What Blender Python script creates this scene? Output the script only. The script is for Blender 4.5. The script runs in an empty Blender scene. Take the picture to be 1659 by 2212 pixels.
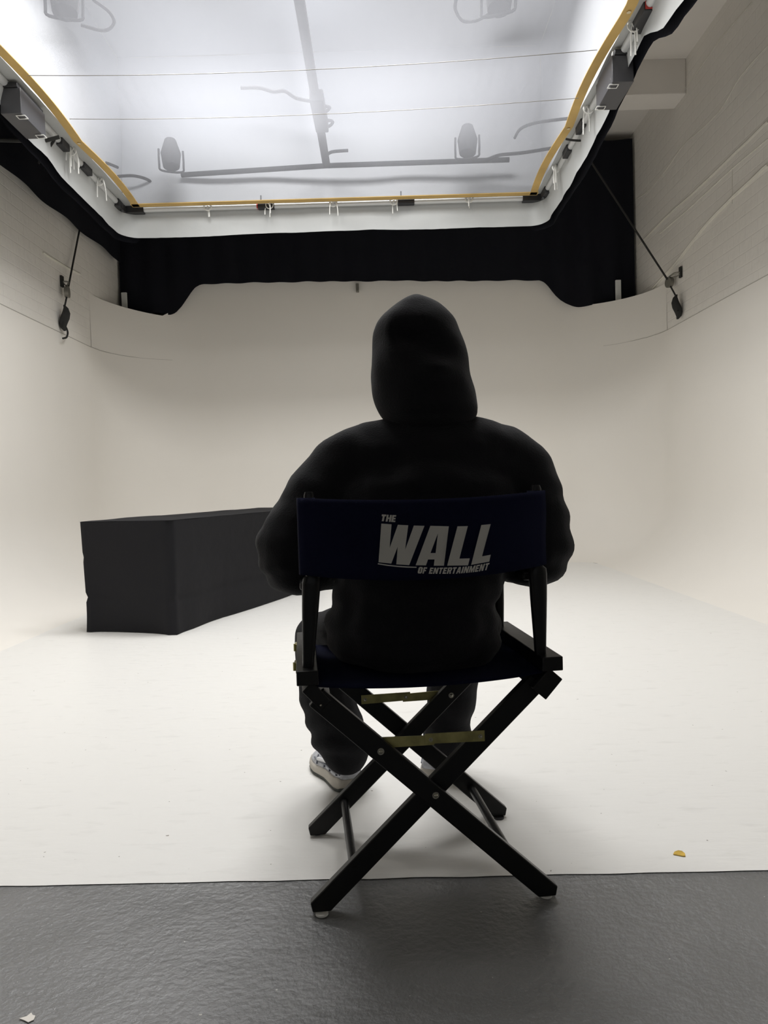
import bpy, bmesh, math, random
from mathutils import Vector, Matrix, noise
random.seed(7)
scn = bpy.context.scene
COL = scn.collection

# ------------------------------------------------------------------ camera
H = 0.92; FPX = 1600.0
PITCH = math.atan(56/1600); ROLL = 0.03
fwd = Vector((0, math.cos(PITCH), -math.sin(PITCH)))
rt0 = Vector((1, 0, 0)); up0 = Vector((0, math.sin(PITCH), math.cos(PITCH)))
rgt = rt0*math.cos(ROLL) - up0*math.sin(ROLL)
upv = up0*math.cos(ROLL) + rt0*math.sin(ROLL)
CAM = Vector((0, 0, H))
cd = bpy.data.cameras.new('camera'); cam = bpy.data.objects.new('camera', cd); COL.objects.link(cam)
m = Matrix((rgt, upv, -fwd)).transposed().to_4x4(); m.translation = CAM
cam.matrix_world = m
cd.sensor_fit = 'VERTICAL'; cd.sensor_height = 24.0; cd.lens = 24.0*FPX/2212
cd.clip_start = 0.02
scn.camera = cam

# ------------------------------------------------------------------ world, exposure, lights
w = bpy.data.worlds.new('world'); scn.world = w; w.use_nodes = True
w.node_tree.nodes['Background'].inputs[0].default_value = (0.9, 0.95, 1.0, 1)
w.node_tree.nodes['Background'].inputs[1].default_value = 0.02
scn.view_settings.view_transform = 'Standard'; scn.view_settings.look = 'None'
scn.view_settings.exposure = -3.02; scn.view_settings.gamma = 1.0
scn.view_settings.use_curve_mapping = False
try:
    scn.cycles.max_bounces = 10; scn.cycles.diffuse_bounces = 7; scn.cycles.transparent_max_bounces = 12
    scn.cycles.use_denoising = True; scn.cycles.sample_clamp_indirect = 6
except Exception: pass

def area(name, loc, sx, sy, power, spread=180, color=(1, 1, 1), rot=(0, 0, 0)):
    l = bpy.data.lights.new(name, 'AREA'); l.shape = 'RECTANGLE'; l.size = sx; l.size_y = sy
    l.energy = power; l.spread = math.radians(spread); l.color = color
    o = bpy.data.objects.new(name, l); o.location = loc; o.rotation_euler = rot; COL.objects.link(o)
    return o
# gridded studio lamps hanging above the diffusion cloth, all aimed straight down
LAMPS = [(-1.1, 3.0, 4.35, 0.85), (0.45, 3.0, 4.35, 0.85), (-1.1, 4.95, 4.58, 1.55), (0.3, 4.95, 4.58, 1.4)]
for (x, y, z, k) in LAMPS:
    area('studio_lamp', (x, y, z), 1.2, 0.9, 560*k, 165, (1.0, 0.99, 0.975))
# small heads turned back into the white lining: the bright pools seen through the cloth
area('studio_lamp', (-1.55, 6.0, 4.15), 0.22, 0.22, 16, 150, (0.88, 0.93, 1.0), (math.radians(112), 0, math.radians(20)))
area('studio_lamp', (-0.45, 5.9, 4.25), 0.5, 0.4, 24, 160, (0.88, 0.92, 1.0), (math.radians(112), 0, 0))
# added fill light behind the photographer; the wall there has no opening
area('rear_fill_light', (0.0, -3.3, 1.7), 3.0, 2.0, 60, 180, (0.95, 0.97, 1.0), (math.radians(90), 0, 0))

# ------------------------------------------------------------------ projecting helpers (photo pixel -> point on a real surface)
def ray(px, py): return fwd*FPX + rgt*(px-829.5) + upv*(1106-py)
def atz(px, py, z): d = ray(px, py); return CAM + d*((z-H)/d.z)
def aty(px, py, y): d = ray(px, py); return CAM + d*(y/d.y)
def atx(px, py, x): d = ray(px, py); return CAM + d*(x/d.x)

# ------------------------------------------------------------------ materials
def mat(name, col, rough=0.6, metal=0.0, bump=0.0, bscale=40, var=0.0, vscale=3.0, spec=0.5, sheen=0.0, detail=6):
    m = bpy.data.materials.new(name); m.use_nodes = True; nt = m.node_tree; b = nt.nodes['Principled BSDF']
    b.inputs['Base Color'].default_value = (*col, 1); b.inputs['Roughness'].default_value = rough
    b.inputs['Metallic'].default_value = metal; b.inputs['Specular IOR Level'].default_value = spec
    if sheen: b.inputs['Sheen Weight'].default_value = sheen
    tc = nt.nodes.new('ShaderNodeTexCoord')
    if var:
        n = nt.nodes.new('ShaderNodeTexNoise'); n.inputs['Scale'].default_value = vscale; n.inputs['Detail'].default_value = detail
        nt.links.new(tc.outputs['Object'], n.inputs['Vector'])
        r = nt.nodes.new('ShaderNodeValToRGB'); r.color_ramp.elements[0].position = .3; r.color_ramp.elements[1].position = .7
        r.color_ramp.elements[0].color = (*[c*(1-var) for c in col], 1); r.color_ramp.elements[1].color = (*[min(1, c*(1+var)) for c in col], 1)
        nt.links.new(n.outputs[0], r.inputs[0]); nt.links.new(r.outputs[0], b.inputs['Base Color'])
    if bump:
        n2 = nt.nodes.new('ShaderNodeTexNoise'); n2.inputs['Scale'].default_value = bscale; n2.inputs['Detail'].default_value = 5
        nt.links.new(tc.outputs['Object'], n2.inputs['Vector'])
        bp = nt.nodes.new('ShaderNodeBump'); bp.inputs['Strength'].default_value = bump; bp.inputs['Distance'].default_value = .01
        nt.links.new(n2.outputs[0], bp.inputs['Height']); nt.links.new(bp.outputs[0], b.inputs['Normal'])
    return m

M = {}
M['cloth_black'] = mat('black_hoodie_fleece', (.0095, .0095, .011), .95, bump=.25, bscale=260, spec=.15, sheen=.06)
M['trouser_black'] = mat('black_trouser_cotton', (.011, .011, .0125), .9, bump=.3, bscale=220, spec=.2)
M['canvas'] = mat('navy_canvas', (.0045, .006, .022), .9, bump=.25, bscale=500, spec=.1)
M['ink'] = mat('white_print', (.52, .51, .47), .7)
M['wood'] = mat('black_lacquered_wood', (.006, .006, .006), .38, bump=.05, bscale=60, spec=.3)
M['brass'] = mat('yellow_passivated_steel', (.42, .38, .16), .38, .9, var=.25, vscale=30)
M['bolt'] = mat('bolt_steel', (.45, .43, .36), .3, 1)
M['steel'] = mat('painted_pipe', (.62, .63, .63), .45, .2)
M['skin'] = mat('skin', (.55, .36, .27), .5)
M['hair'] = mat('hair', (.02, .015, .012), .6)
M['velvet'] = mat('black_drape_cloth', (.010, .0105, .014), .95, bump=.3, bscale=30, spec=.1)
M['tablecloth'] = mat('charcoal_tablecloth', (.0095, .0095, .0115), .8, bump=.5, bscale=9, spec=.25)
M['skirt'] = mat('white_diffusion_skirt', (.43, .44, .435), .6, bump=.4, bscale=6)
M['lining'] = mat('white_lining_cloth', (.42, .43, .45), .8)
M['tape'] = mat('ochre_webbing', (.54, .36, .12), .7, var=.12, vscale=4)
M['eyelet'] = mat('brass_eyelet', (.8, .7, .5), .3, 1)
M['plastic'] = mat('black_plastic', (.02, .02, .022), .5)
M['boxgrey'] = mat('dark_grey_metal', (.055, .055, .06), .45)
M['tie'] = mat('white_cord', (.75, .75, .72), .8)
M['cord'] = mat('black_rope', (.02, .02, .018), .9)
M['shoe_sole'] = mat('beige_midsole', (.43, .40, .35), .7, var=.12, vscale=20)
M['shoe_up'] = mat('silver_shoe_mesh', (.42, .43, .46), .5, var=.3, vscale=40, bump=.3, bscale=200)
M['shoe_dark'] = mat('dark_outsole', (.05, .055, .05), .8)
M['shoe_trim'] = mat('grey_shoe_trim', (.13, .14, .17), .5)
M['shoe_white'] = mat('white_shoe_panel', (.62, .62, .63), .5)
M['glide'] = mat('white_glide', (.7, .7, .66), .4)
M['pulley'] = mat('grey_pulley', (.22, .21, .18), .5, .5)
M['lampgrey'] = mat('lamp_housing', (.016, .016, .017), .9, spec=.05)
M['chip'] = mat('yellow_pick', (.62, .40, .06), .35, var=.2, vscale=60)
M['paper'] = mat('white_scrap', (.8, .76, .7), .7)
M['post'] = mat('white_post', (.72, .73, .70), .6)

def wall_mat(name, col, axes, rough=.55, bumpk=.35, scale=2.4):
    m = mat(name, col, rough); nt = m.node_tree; b = nt.nodes['Principled BSDF']
    tc = nt.nodes['Texture Coordinate'] if 'Texture Coordinate' in nt.nodes else nt.nodes.new('ShaderNodeTexCoord')
    sx = nt.nodes.new('ShaderNodeSeparateXYZ'); cx = nt.nodes.new('ShaderNodeCombineXYZ')
    nt.links.new(tc.outputs['Object'], sx.inputs[0])
    nt.links.new(sx.outputs[axes[0]], cx.inputs[0]); nt.links.new(sx.outputs[axes[1]], cx.inputs[1])
    br = nt.nodes.new('ShaderNodeTexBrick'); br.inputs['Scale'].default_value = scale
    br.inputs['Mortar Size'].default_value = .012; br.inputs['Mortar Smooth'].default_value = .6
    br.inputs['Color1'].default_value = (1, 1, 1, 1); br.inputs['Color2'].default_value = (.93, .93, .93, 1); br.inputs['Mortar'].default_value = (0.75, .75, .75, 1)
    nt.links.new(cx.outputs[0], br.inputs['Vector'])
    n = nt.nodes.new('ShaderNodeTexNoise'); n.inputs['Scale'].default_value = 7; n.inputs['Detail'].default_value = 8
    nt.links.new(tc.outputs['Object'], n.inputs['Vector'])
    n3 = nt.nodes.new('ShaderNodeTexNoise'); n3.inputs['Scale'].default_value = .7; n3.inputs['Detail'].default_value = 4
    nt.links.new(tc.outputs['Object'], n3.inputs['Vector'])
    ad = nt.nodes.new('ShaderNodeMath'); ad.operation = 'MULTIPLY_ADD'; ad.inputs[1].default_value = 1.2
    nt.links.new(n.outputs[0], ad.inputs[0]); nt.links.new(br.outputs['Color'], ad.inputs[2])
    bp = nt.nodes.new('ShaderNodeBump'); bp.inputs['Strength'].default_value = bumpk; bp.inputs['Distance'].default_value = .01
    nt.links.new(ad.outputs[0], bp.inputs['Height']); nt.links.new(bp.outputs[0], b.inputs['Normal'])
    r = nt.nodes.new('ShaderNodeValToRGB'); r.color_ramp.elements[0].position = .35; r.color_ramp.elements[1].position = .65
    r.color_ramp.elements[0].color = (*[c*.965 for c in col], 1); r.color_ramp.elements[1].color = (*col, 1)
    nt.links.new(n3.outputs[0], r.inputs[0]); nt.links.new(r.outputs[0], b.inputs['Base Color'])
    return m
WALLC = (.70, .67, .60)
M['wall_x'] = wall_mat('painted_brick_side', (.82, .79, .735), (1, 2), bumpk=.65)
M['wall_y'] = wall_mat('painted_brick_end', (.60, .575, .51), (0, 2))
M['ceil'] = mat('painted_concrete_ceiling', (.72, .69, .65), .8, bump=.2, bscale=9, var=.06, vscale=1.2)
M['cyc'] = mat('cyclorama_paint', (.83, .80, .745), .6, bump=.04, bscale=5, var=.02, vscale=.8)
M['seam'] = mat('grey_seam_line', (.42, .40, .36), .9)  # plain grey of the hairline wall joints
M['bead'] = mat('paint_bead', (.66, .64, .57), .6)
M['darkwall'] = mat('dark_grey_wall', (.10, .10, .10), .8)

def floor_white():
    m = mat('white_studio_floor_paint', (.80, .785, .74), .42); nt = m.node_tree; b = nt.nodes['Principled BSDF']
    tc = nt.nodes['Texture Coordinate']
    def nz(sc, det=6, vec=None):
        n = nt.nodes.new('ShaderNodeTexNoise'); n.inputs['Scale'].default_value = sc; n.inputs['Detail'].default_value = det
        nt.links.new(vec or tc.outputs['Object'], n.inputs['Vector']); return n
    mp = nt.nodes.new('ShaderNodeMapping'); mp.inputs['Scale'].default_value = (1, 3, 1); nt.links.new(tc.outputs['Object'], mp.inputs[0])
    a = nz(9, 8, mp.outputs[0]); r = nt.nodes.new('ShaderNodeValToRGB')
    e = r.color_ramp.elements; e[0].position = .22; e[0].color = (.73, .72, .69, 1); e[1].position = .42; e[1].color = (.80, .79, .76, 1)
    nt.links.new(a.outputs[0], r.inputs[0])
    sp = nz(55, 2); r2 = nt.nodes.new('ShaderNodeValToRGB'); e = r2.color_ramp.elements
    e[0].position = .225; e[0].color = (.35, .33, .3, 1); e[1].position = .25; e[1].color = (1, 1, 1, 1)
    nt.links.new(sp.outputs[0], r2.inputs[0])
    mx = nt.nodes.new('ShaderNodeMixRGB'); mx.blend_type = 'MULTIPLY'; mx.inputs[0].default_value = 1
    nt.links.new(r.outputs[0], mx.inputs[1]); nt.links.new(r2.outputs[0], mx.inputs[2]); nt.links.new(mx.outputs[0], b.inputs['Base Color'])
    bp = nt.nodes.new('ShaderNodeBump'); bp.inputs['Strength'].default_value = .25; bp.inputs['Distance'].default_value = .01
    nt.links.new(a.outputs[0], bp.inputs['Height']); nt.links.new(bp.outputs[0], b.inputs['Normal'])
    return m
def floor_grey():
    m = mat('grey_floor_paint', (.125, .125, .125), .36, spec=.8); nt = m.node_tree; b = nt.nodes['Principled BSDF']
    tc = nt.nodes['Texture Coordinate']
    n1 = nt.nodes.new('ShaderNodeTexNoise'); n1.inputs['Scale'].default_value = 60; n1.inputs['Detail'].default_value = 9; n1.inputs['Roughness'].default_value = .6
    n2 = nt.nodes.new('ShaderNodeTexNoise'); n2.inputs['Scale'].default_value = 5; n2.inputs['Detail'].default_value = 6
    for n in (n1, n2): nt.links.new(tc.outputs['Object'], n.inputs['Vector'])
    ad = nt.nodes.new('ShaderNodeMath'); ad.operation = 'MULTIPLY_ADD'; ad.inputs[1].default_value = 2.0
    nt.links.new(n2.outputs[0], ad.inputs[0]); nt.links.new(n1.outputs[0], ad.inputs[2])
    bp = nt.nodes.new('ShaderNodeBump'); bp.inputs['Strength'].default_value = .9; bp.inputs['Distance'].default_value = .0038
    nt.links.new(ad.outputs[0], bp.inputs['Height']); nt.links.new(bp.outputs[0], b.inputs['Normal'])
    r = nt.nodes.new('ShaderNodeValToRGB'); e = r.color_ramp.elements
    e[0].position = .3; e[0].color = (.105, .106, .106, 1); e[1].position = .7; e[1].color = (.135, .135, .136, 1)
    b.inputs['Coat Weight'].default_value = .4; b.inputs['Coat Roughness'].default_value = .3
    nt.links.new(bp.outputs[0], b.inputs['Coat Normal'])
    nt.links.new(n2.outputs[0], r.inputs[0])
    sp = nt.nodes.new('ShaderNodeTexNoise'); sp.inputs['Scale'].default_value = 70; sp.inputs['Detail'].default_value = 2
    nt.links.new(tc.outputs['Object'], sp.inputs['Vector'])
    r2 = nt.nodes.new('ShaderNodeValToRGB'); e = r2.color_ramp.elements
    e[0].position = .765; e[0].color = (0, 0, 0, 1); e[1].position = .785; e[1].color = (1, 1, 1, 1)
    nt.links.new(sp.outputs[0], r2.inputs[0])
    mx = nt.nodes.new('ShaderNodeMixRGB'); mx.inputs[2].default_value = (.55, .54, .5, 1)
    nt.links.new(r2.outputs[0], mx.inputs[0]); nt.links.new(r.outputs[0], mx.inputs[1]); nt.links.new(mx.outputs[0], b.inputs['Base Color'])
    return m
M['floor_white'] = floor_white(); M['floor_grey'] = floor_grey()

def silk_mat():
    m = bpy.data.materials.new('diffusion_silk'); m.use_nodes = True; nt = m.node_tree
    for n in list(nt.nodes): nt.nodes.remove(n)
    out = nt.nodes.new('ShaderNodeOutputMaterial')
    tl = nt.nodes.new('ShaderNodeBsdfTranslucent'); tl.inputs[0].default_value = (.24, .245, .265, 1)
    df = nt.nodes.new('ShaderNodeBsdfDiffuse'); df.inputs[0].default_value = (.75, .76, .78, 1)
    tr = nt.nodes.new('ShaderNodeBsdfTransparent'); tr.inputs[0].default_value = (1, 1, 1, 1)
    m1 = nt.nodes.new('ShaderNodeMixShader'); m1.inputs[0].default_value = .25
    m2 = nt.nodes.new('ShaderNodeMixShader'); m2.inputs[0].default_value = .62
    nt.links.new(tl.outputs[0], m1.inputs[1]); nt.links.new(df.outputs[0], m1.inputs[2])
    nt.links.new(m1.outputs[0], m2.inputs[1]); nt.links.new(tr.outputs[0], m2.inputs[2])
    tc = nt.nodes.new('ShaderNodeTexCoord'); mp = nt.nodes.new('ShaderNodeMapping'); mp.inputs['Scale'].default_value = (5, 1.2, 1)
    mp.inputs['Rotation'].default_value = (0, 0, .5)
    n = nt.nodes.new('ShaderNodeTexNoise'); n.inputs['Scale'].default_value = 3
    bp = nt.nodes.new('ShaderNodeBump'); bp.inputs['Strength'].default_value = .35; bp.inputs['Distance'].default_value = .02
    nt.links.new(tc.outputs['Object'], mp.inputs[0]); nt.links.new(mp.outputs[0], n.inputs['Vector'])
    nt.links.new(n.outputs[0], bp.inputs['Height'])
    for x in (tl, df): nt.links.new(bp.outputs[0], x.inputs['Normal'])
    nt.links.new(m2.outputs[0], out.inputs[0]); return m
M['silk'] = silk_mat()

# ------------------------------------------------------------------ mesh builder
class MB:
    def __init__(s): s.v = []; s.f = []
    def add(s, vs, fs):
        o = len(s.v); s.v += [Vector(v) for v in vs]; s.f += [tuple(i+o for i in f) for f in fs]; return s
    def box(s, c, d, rot=None):
        R_ = rot or Matrix.Identity(3); c = Vector(c)
        vs = [c + R_ @ Vector((d[0]/2*a, d[1]/2*b, d[2]/2*e)) for a in (-1, 1) for b in (-1, 1) for e in (-1, 1)]
        return s.add(vs, [(0, 1, 3, 2), (4, 6, 7, 5), (0, 4, 5, 1), (2, 3, 7, 6), (0, 2, 6, 4), (1, 5, 7, 3)])
    def tube(s, pts, r, seg=8, cap=True):
        pts = [Vector(p) for p in pts]; n = len(pts)
        rs = r if isinstance(r, (list, tuple)) else [r]*n
        ref = Vector((0, 0, 1)); rings = []; pu = None
        for i, p in enumerate(pts):
            t = (pts[min(i+1, n-1)] - pts[max(i-1, 0)]).normalized()
            if pu is None:
                u = t.cross(Vector((0, 0, 1)))
                if u.length < .05: u = t.cross(Vector((1, 0, 0)))
            else: u = pu - t*pu.dot(t)
            u.normalize(); pu = u; v = t.cross(u)
            rings.append([p + (u*math.cos(a)+v*math.sin(a))*rs[i] for a in [2*math.pi*k/seg for k in range(seg)]])
        vs = [q for g in rings for q in g]; fs = []
        for i in range(n-1):
            for k in range(seg):
                a = i*seg+k; b = i*seg+(k+1) % seg; fs.append((a, b, b+seg, a+seg))
        if cap: fs.append(tuple(range(seg))[::-1]); fs.append(tuple((n-1)*seg+k for k in range(seg)))
        return s.add(vs, fs)
    def loft(s, rings, closed=True, cap=True):
        k = len(rings[0]); vs = [q for g in rings for q in g]; fs = []
        for i in range(len(rings)-1):
            for j in range(k if closed else k-1):
                a = i*k+j; b = i*k+(j+1) % k; fs.append((a, b, b+k, a+k))
        if cap and closed: fs.append(tuple(range(k))[::-1]); fs.append(tuple((len(rings)-1)*k+j for j in range(k)))
        return s.add(vs, fs)
    def prism(s, poly, frame, t):   # poly 2D, frame(u,v,w)->Vector, thickness t from w=0
        n = len(poly); vs = [frame(u, v, 0) for u, v in poly] + [frame(u, v, t) for u, v in poly]
        fs = [tuple(range(n)), tuple(range(n, 2*n))[::-1]] + [(i, i+n, (i+1) % n+n, (i+1) % n) for i in range(n)]
        return s.add(vs, fs)
    def sphere(s, c, r, seg=14, rings=9, rot=None):
        r = (r, r, r) if isinstance(r, (int, float)) else r; c = Vector(c); vs = []; R_ = rot or Matrix.Identity(3)
        for i in range(1, rings):
            th = math.pi*i/rings
            for k in range(seg):
                ph = 2*math.pi*k/seg
                vs.append(c + R_ @ Vector((r[0]*math.sin(th)*math.cos(ph), r[1]*math.sin(th)*math.sin(ph), r[2]*math.cos(th))))
        n = len(vs); vs += [c + R_ @ Vector((0, 0, r[2])), c - R_ @ Vector((0, 0, r[2]))]; fs = []
        for i in range(rings-2):
            for k in range(seg):
                a = i*seg+k; b = i*seg+(k+1) % seg; fs.append((a, a+seg, b+seg, b))
        for k in range(seg):
            fs.append((n, k, (k+1) % seg)); fs.append((n+1, (rings-2)*seg+(k+1) % seg, (rings-2)*seg+k))
        return s.add(vs, fs)
    def chain(s, pts, step=.3):  # pts: (x,y,z,rx[,ry,rz])
        full = [(Vector(p[:3]), Vector(p[3:6]) if len(p) > 4 else Vector((p[3],)*3)) for p in pts]
        for (a, ra), (b, rb) in zip(full, full[1:]):
            n = max(1, int((b-a).length/(min(min(ra), min(rb))*step)))
            for i in range(n+1):
                t = i/n; s.sphere(a.lerp(b, t), ra.lerp(rb, t))
        return s
    def mesh(s, name):
        me = bpy.data.meshes.new(name); me.from_pydata([tuple(v) for v in s.v], [], s.f); me.update(); return me
    def build(s, name, mt, parent=None, smooth=True, bevel=0, solid=0, sub=0, auto=True):
        me = s.mesh(name)
        bm = bmesh.new(); bm.from_mesh(me); bmesh.ops.recalc_face_normals(bm, faces=bm.faces); bm.to_mesh(me); bm.free()
        me.materials.append(mt)
        o = bpy.data.objects.new(name, me); COL.objects.link(o)
        if parent: o.parent = parent
        if solid:
            md = o.modifiers.new('s', 'SOLIDIFY'); md.thickness = solid; md.offset = 0
        if bevel:
            md = o.modifiers.new('b', 'BEVEL'); md.width = bevel; md.segments = 2; md.limit_method = 'ANGLE'; md.angle_limit = math.radians(40)
        if sub:
            md = o.modifiers.new('u', 'SUBSURF'); md.levels = md.render_levels = sub
        if smooth:
            for p in me.polygons: p.use_smooth = True
            if auto: me.set_sharp_from_angle(angle=math.radians(42))
        return o

def tag(o, label=None, cat=None, group=None, kind=None):
    if label: o['label'] = label
    if cat: o['category'] = cat
    if group: o['group'] = group
    if kind: o['kind'] = kind
    return o
def empty(name, loc, rz=0):
    o = bpy.data.objects.new(name, None); o.location = loc; o.rotation_euler = (0, 0, rz); o.empty_display_size = .05; COL.objects.link(o); return o
def bakemods(o):
    bpy.context.view_layer.update()
    dg = bpy.context.evaluated_depsgraph_get(); me = bpy.data.meshes.new_from_object(o.evaluated_get(dg), depsgraph=dg)
    old = o.data; o.modifiers.clear(); o.data = me; me.name = old.name
    return o
def voxel(o, size, smooth=6, fac=.5):
    md = o.modifiers.new('r', 'REMESH'); md.mode = 'VOXEL'; md.voxel_size = size; md.use_smooth_shade = True
    if smooth:
        md = o.modifiers.new('sm', 'SMOOTH'); md.iterations = smooth; md.factor = fac
    bakemods(o)
    for p in o.data.polygons: p.use_smooth = True
    return o
def lerp(a, b, t): return a+(b-a)*t
def interp(tab, x):
    if x <= tab[0][0]: return tab[0][1]
    for (x0, y0), (x1, y1) in zip(tab, tab[1:]):
        if x <= x1: t = (x-x0)/(x1-x0); t = t*t*(3-2*t); return y0+(y1-y0)*t
    return tab[-1][1]
def catmull(pts, n=6):
    P = [Vector(p) for p in pts]; out = []
    for i in range(len(P)-1):
        a = P[max(i-1, 0)]; b = P[i]; c = P[i+1]; d = P[min(i+2, len(P)-1)]
        for k in range(n):
            t = k/n; out.append(.5*((2*b)+(c-a)*t+(2*a-5*b+4*c-d)*t*t+(3*b-a-3*c+d)*t**3))
    out.append(P[-1]); return out

# ------------------------------------------------------------------ setting
XL, XR = -3.12, 3.13; YB = 9.1; ZC = 5.07; YF = -3.6
def yline(x): return 1.708 - .0172*x
def plan_path():
    pts = [(XR, 1.70)]
    for i in range(1, 12): pts.append((XR, 1.70+(8.1-1.70)*i/12))
    pts += [(XR, 8.09), (XR, 8.1)]
    for i in range(1, 17):
        a = math.pi/2*i/16; pts.append((XR-1.0+math.cos(a), 8.1+math.sin(a)))
    for i in range(1, 41): pts.append((lerp(XR-1, XL+1, i/40), YB))
    for i in range(1, 17):
        a = math.pi/2*i/16; pts.append((XL+1-math.sin(a), 8.1+math.cos(a)))
    pts.append((XL, 8.09))
    for i in range(1, 13): pts.append((XL, 8.1-(8.1-1.70)*i/12))
    return pts
def inward(pts, i):
    a = Vector(pts[max(i-1, 0)]); b = Vector(pts[min(i+1, len(pts)-1)]); t = (b-a).normalized(); return Vector((-t.y, t.x))
PATH = plan_path(); RC = .8
def ztop(x, y):
    e = 3.03 if x > 0 else lerp(3.10, 3.045, max(0, min(1, (x+3.1)/.5)))
    if y < 8.095: return 2.52
    if y < 8.5: return e
    k = interp([(2.12, 0), (2.40, 1)] if x > 0 else [(2.30, 0), (2.55, 1)], abs(x)); return lerp(3.62, e, k)
rings = []
for i, p in enumerate(PATH):
    n = inward(PATH, i); zt = ztop(*p); ring = []
    for k in range(13):
        a = math.pi/2*k/12; off = RC*(1-math.sin(a)); z = RC*(1-math.cos(a))
        ring.append(Vector((p[0]+n.x*off, p[1]+n.y*off, z)))
    for k in range(1, 9): ring.append(Vector((p[0], p[1], lerp(RC, zt, k/8))))
    o_ = 0.06 if 8.1 < p[1] else .0
    if o_: ring.append(Vector((p[0]-n.x*o_, p[1]-n.y*o_, zt)))
    else: ring.append(Vector((p[0], p[1], zt)))
    rings.append(ring)
mb = MB(); mb.loft(rings, closed=False)
tag(mb.build('wall_back', M['cyc'], auto=True), 'curved white cyclorama wall sweeping round the back of the studio', kind='structure')
# flat white floor: fan of the inner outline
inner = [r[0] for r in rings]
mb = MB(); nx = 150
rows = []
for i in range(nx+1):
    x = lerp(inner[-1].x, inner[0].x, i/nx)
    # furthest y of the inner outline at this x
    best = 1.7
    for a, b in zip(inner, inner[1:]):
        lo, hi = min(a.x, b.x), max(a.x, b.x)
        if hi-lo > 1e-6 and lo-1e-6 <= x <= hi+1e-6:
            t = (x-a.x)/(b.x-a.x); best = max(best, a.y+(b.y-a.y)*t)
    if i in (0, nx): best = 8.1
    best = max(best, 1.8)
    j = .004*noise.noise(Vector((x*9, 0, 0)))
    rows.append([Vector((x, lerp(yline(x)+j, best, k/20), 0)) for k in range(21)])
mb.loft(rows, closed=False)
tag(mb.build('floor', M['floor_white'], smooth=False), 'white painted studio floor running up into the cyclorama', kind='structure')
mb = MB(); mb.add([(XL-.2, YF, -.002), (XR+.2, YF, -.002), (XR+.2, 2.4, -.002), (XL-.2, 2.4, -.002)], [(0, 1, 2, 3)])
tag(mb.build('floor', M['floor_grey'], smooth=False), 'worn glossy grey floor paint in the foreground', kind='structure')
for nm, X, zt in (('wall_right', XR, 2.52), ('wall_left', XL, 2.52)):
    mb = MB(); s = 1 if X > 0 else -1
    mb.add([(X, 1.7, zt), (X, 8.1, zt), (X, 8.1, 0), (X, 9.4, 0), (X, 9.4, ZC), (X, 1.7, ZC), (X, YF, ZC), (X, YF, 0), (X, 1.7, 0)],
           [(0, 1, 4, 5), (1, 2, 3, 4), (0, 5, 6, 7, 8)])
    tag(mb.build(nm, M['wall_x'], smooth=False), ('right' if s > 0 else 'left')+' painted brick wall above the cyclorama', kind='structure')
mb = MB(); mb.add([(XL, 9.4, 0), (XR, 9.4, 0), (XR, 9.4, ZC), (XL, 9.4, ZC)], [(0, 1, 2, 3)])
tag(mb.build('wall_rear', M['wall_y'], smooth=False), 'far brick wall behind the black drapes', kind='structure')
mb = MB(); mb.add([(XL, YF, 0), (XR, YF, 0), (XR, YF, ZC), (XL, YF, ZC)], [(0, 1, 2, 3)])
tag(mb.build('wall_front', M['darkwall'], smooth=False), 'dark wall behind the photographer', kind='structure')
mb = MB(); mb.add([(XL, YF, ZC), (XR, YF, ZC), (XR, 9.4, ZC), (XL, 9.4, ZC)], [(0, 1, 2, 3)])
tag(mb.build('ceiling', M['ceil'], smooth=False), 'painted concrete ceiling', kind='structure')
for yb in (7.65, 4.2, .9):
    mb = MB(); mb.box(((XL+XR)/2, yb, ZC-.17), (XR-XL, .30, .35))
    tag(mb.build('ceiling_beam', M['ceil'], smooth=False, bevel=.01), 'painted concrete beam crossing the ceiling', kind='structure')
# seam in the cyclorama where the wall boards start
def along_path(z, off, i0, i1, wob=.004):
    out = []
    for i in range(i0, i1):
        n = inward(PATH, i); p = PATH[i]
        out.append(Vector((p[0]+n.x*off, p[1]+n.y*off, z+wob*noise.noise(Vector((i*.7, z, 0))))))
    return out
mb = MB(); mb.tube(along_path(2.52, .000, 4, 24), [.004]*12+[.003]*4+[.0015]*4, 6)
tag(mb.build('trim_1', M['seam']), 'hairline joint running along the right cyclorama wall', kind='structure')
mb = MB(); mb.tube(along_path(2.52, .000, len(PATH)-26, len(PATH)-4), [.0015]*5+[.003]*4+[.004]*13, 6)
tag(mb.build('trim_2', M['seam']), 'hairline joint running along the left cyclorama wall', kind='structure')
# raised beads and conduits painted over on the right wall
def wallline(px, X, r, name, label, mt='bead'):
    pts = catmull([atx(a, b, X) for a, b in px], 5)
    for i, p in enumerate(pts): p.z += .004*noise.noise(Vector((i*.6, X, len(px))))
    mb = MB(); mb.tube(pts, r, 6); return tag(mb.build(name, M[mt]), label, kind='structure')
wallline([(1659, 355), (1573, 436), (1520, 492), (1460, 568), (1411, 622)], XR-.004, .016, 'trim_3', 'painted-over conduit on the right wall')
wallline([(1659, 262), (1570, 348), (1500, 415), (1440, 468), (1380, 530)], XR-.003, .012, 'trim_4', 'upper painted-over conduit on the right wall')
wallline([(1659, 300), (1580, 366), (1500, 440), (1425, 505)], XR-.002, .006, 'trim_5', 'thin cable painted onto the right wall')
wallline([(1659, 98), (1600, 165), (1560, 232), (1520, 275), (1478, 312), (1440, 365), (1405, 408), (1376, 430)], XR-.001, .005, 'trim_6', 'long crack running down the right wall')
wallline([(1625, 5), (1560, 80), (1510, 150), (1467, 209)], XR-.001, .005, 'trim_7', 'upper crack on the right wall')
wallline([(1582, 362), (1582, 440)], XR-.001, .004, 'trim_8', 'edge of a boarded patch on the right wall')
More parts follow.
